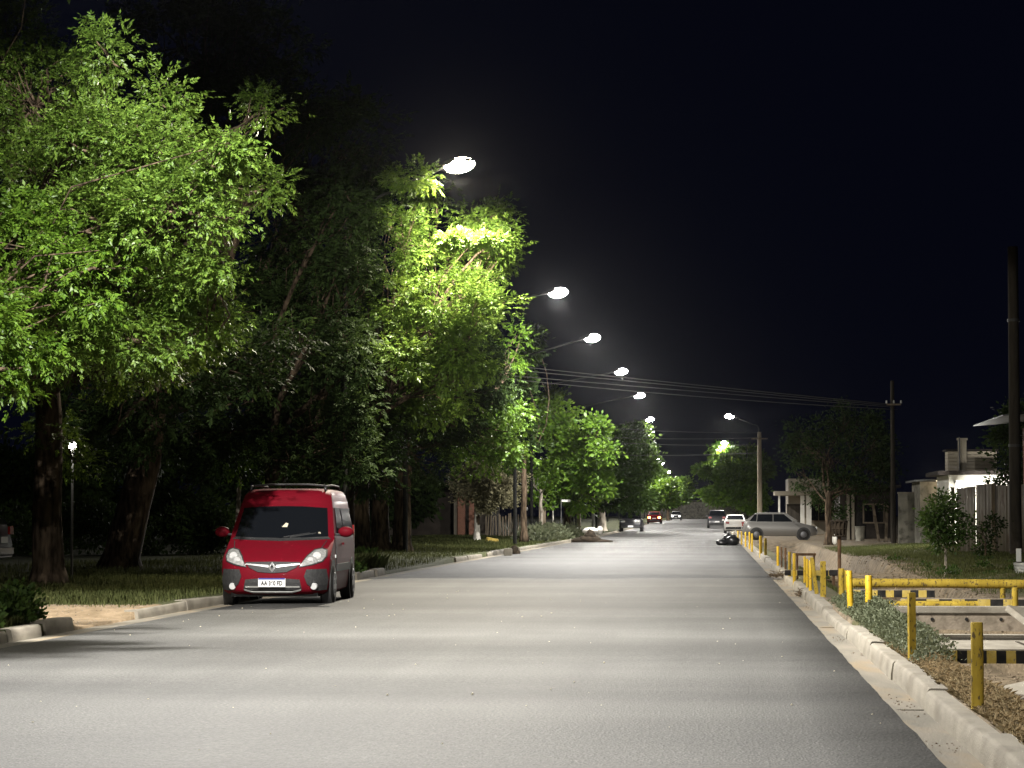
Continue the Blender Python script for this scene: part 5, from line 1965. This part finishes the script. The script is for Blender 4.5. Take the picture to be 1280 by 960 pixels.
# picket fence of thin pale stakes
r = thing('stake_fence', 'rickety fence of thin pale stakes beside the gate post', 'fence', (0, 0, 0))
for k in range(16):
    px = 608 + k * 3.1 + random.uniform(-.8, .8)
    y = 140
    mb = MB().use(M['wood'])
    x = (px - VPX) * y / F_PX
    mb.box((x, y, .75), (.06, .05, random.uniform(1.1, 1.6)), Matrix.Rotation(random.uniform(-.06, .06), 3, 'Y'))
    mb.build('stake', r)
mb = MB().use(M['cable'])
for z_ in (.5, 1.0):
    mb.tube([((606 - VPX) * 140 / F_PX, 140.05, z_), ((660 - VPX) * 140 / F_PX, 140.05, z_)], .01, 4)
mb.build('wire', r)
for k, (px, lab) in enumerate(((676, 'pale brown plank post among the weeds, left of three'), (681, 'brown plank post among the weeds, middle of three'), (692, 'thin white stake among the weeds near the street sign'))):
    mb = MB().use(M['wood'] if k < 2 else M['limewash'])
    mb.box((0, 0, .85), (.16 if k < 2 else .07, .08, 1.9))
    o = mb.build('plank_post', bevel=.005)
    o.location = ((px - VPX) * 142 / F_PX, 142, .12)
    tag(o, lab, 'post')
# added hedge that makes the unlit strip behind the western trees dark
sp_ = []
for k in range(70):
    sp_.append((random.uniform(-30, -13.2), random.uniform(71.5, 73), .2 + random.uniform(0, 1.3), random.uniform(.5, .8), random.uniform(.4, .7)))
C_, D_ = [], []
for (x, y, z, r_, h_) in sp_:
    k = int(900 * r_ * r_)
    u = unit(RNG.normal(0, 1, (k, 3))) * RNG.uniform(.4, 1, (k, 1))
    C_.append(np.array([x, y, z]) + u * np.array([r_, r_, h_]))
    D_.append(u + RNG.normal(0, .5, (k, 3)))
C_, D_ = np.concatenate(C_), np.concatenate(D_)
V_, Q_ = simple_leaves(C_, D_, RNG.uniform(.7, 1.4, len(C_)) * .13)
tag(np_mesh('shade_hedge', V_, Q_, M['leaf_dark']), 'added dark hedge standing in for the unlit strip behind the thick trunks left of the van', 'shade_hedge')
# garden lamp
lp = P(91, 558, 45)
r = thing('garden_lamp', 'small white garden lamp on a thin post shining among leaves at left', 'lamp', (lp.x, 45, .2))
mb = MB().use(M['dark_steel'])
mb.tube([(0, 0, 0), (0, 0, lp.z - .25)], .025, 8)
mb.build('post', r)
mb = MB().use(M['bulb'])
mb.ellipsoid((0, 0, lp.z - .2), (.075, .075, .085), 14, 9)
mb.build('globe', r, smooth=True)
mb = MB().use(M['dark_steel'])
mb.tube([(0, 0, lp.z - .13), (0, 0, lp.z - .07)], [.10, .03], 12)
mb.build('cap', r)
point((lp.x, 44.8, lp.z - .05), 40, (1, .95, .82), .1)
# far end of the road
r = thing('far_building', 'low dark building closing the far end of the road', 'building', (0, 0, 0))
mb = MB().use(M['grey_wall'])
mb.box((-3, 475, 2.3), (26, 8, 3.6))
mb.build('wall', r)
mb = MB().use(M['roof_dark'])
mb.box((-3, 475, 4.2), (27, 9, .3))
mb.build('roof', r)

# added thin mist that stands in for lens bloom round the lamps
mb = MB()
hz = bpy.data.materials.new('bloom_haze')
hz.use_nodes = True
hn = hz.node_tree
hn.nodes.remove(hn.nodes['Principled BSDF'])
pv = hn.nodes.new('ShaderNodeVolumePrincipled')
pv.inputs['Color'].default_value = (.95, .96, 1, 1)
pv.inputs['Density'].default_value = .000008
pv.inputs['Anisotropy'].default_value = .95
hn.links.new(pv.outputs[0], hn.nodes['Material Output'].inputs['Volume'])
mb.use(hz).box((0, 1075, 19), (3100, 2350, 42))
tag(mb.build('bloom_mist'), 'added thin mist standing in for lens bloom round the street lamps', 'bloom_mist', kind='stuff')

# ------------------------------------------------------------------ night sky and render settings
wd = bpy.data.worlds.new('World')
SC.world = wd
wd.use_nodes = True
bg = wd.node_tree.nodes['Background']
bg.inputs['Color'].default_value = (.28, .36, 1.0, 1)
bg.inputs['Strength'].default_value = .0045
SC.view_settings.view_transform = 'Standard'
SC.view_settings.look = 'None'
SC.view_settings.exposure = 0
SC.view_settings.gamma = 1
SC.view_settings.use_curve_mapping = False
SC.cycles.use_denoising = True
SC.cycles.max_bounces = 6
SC.cycles.diffuse_bounces = 3
SC.cycles.transmission_bounces = 4
SC.cycles.sample_clamp_indirect = 4
SC.cycles.use_light_tree = True
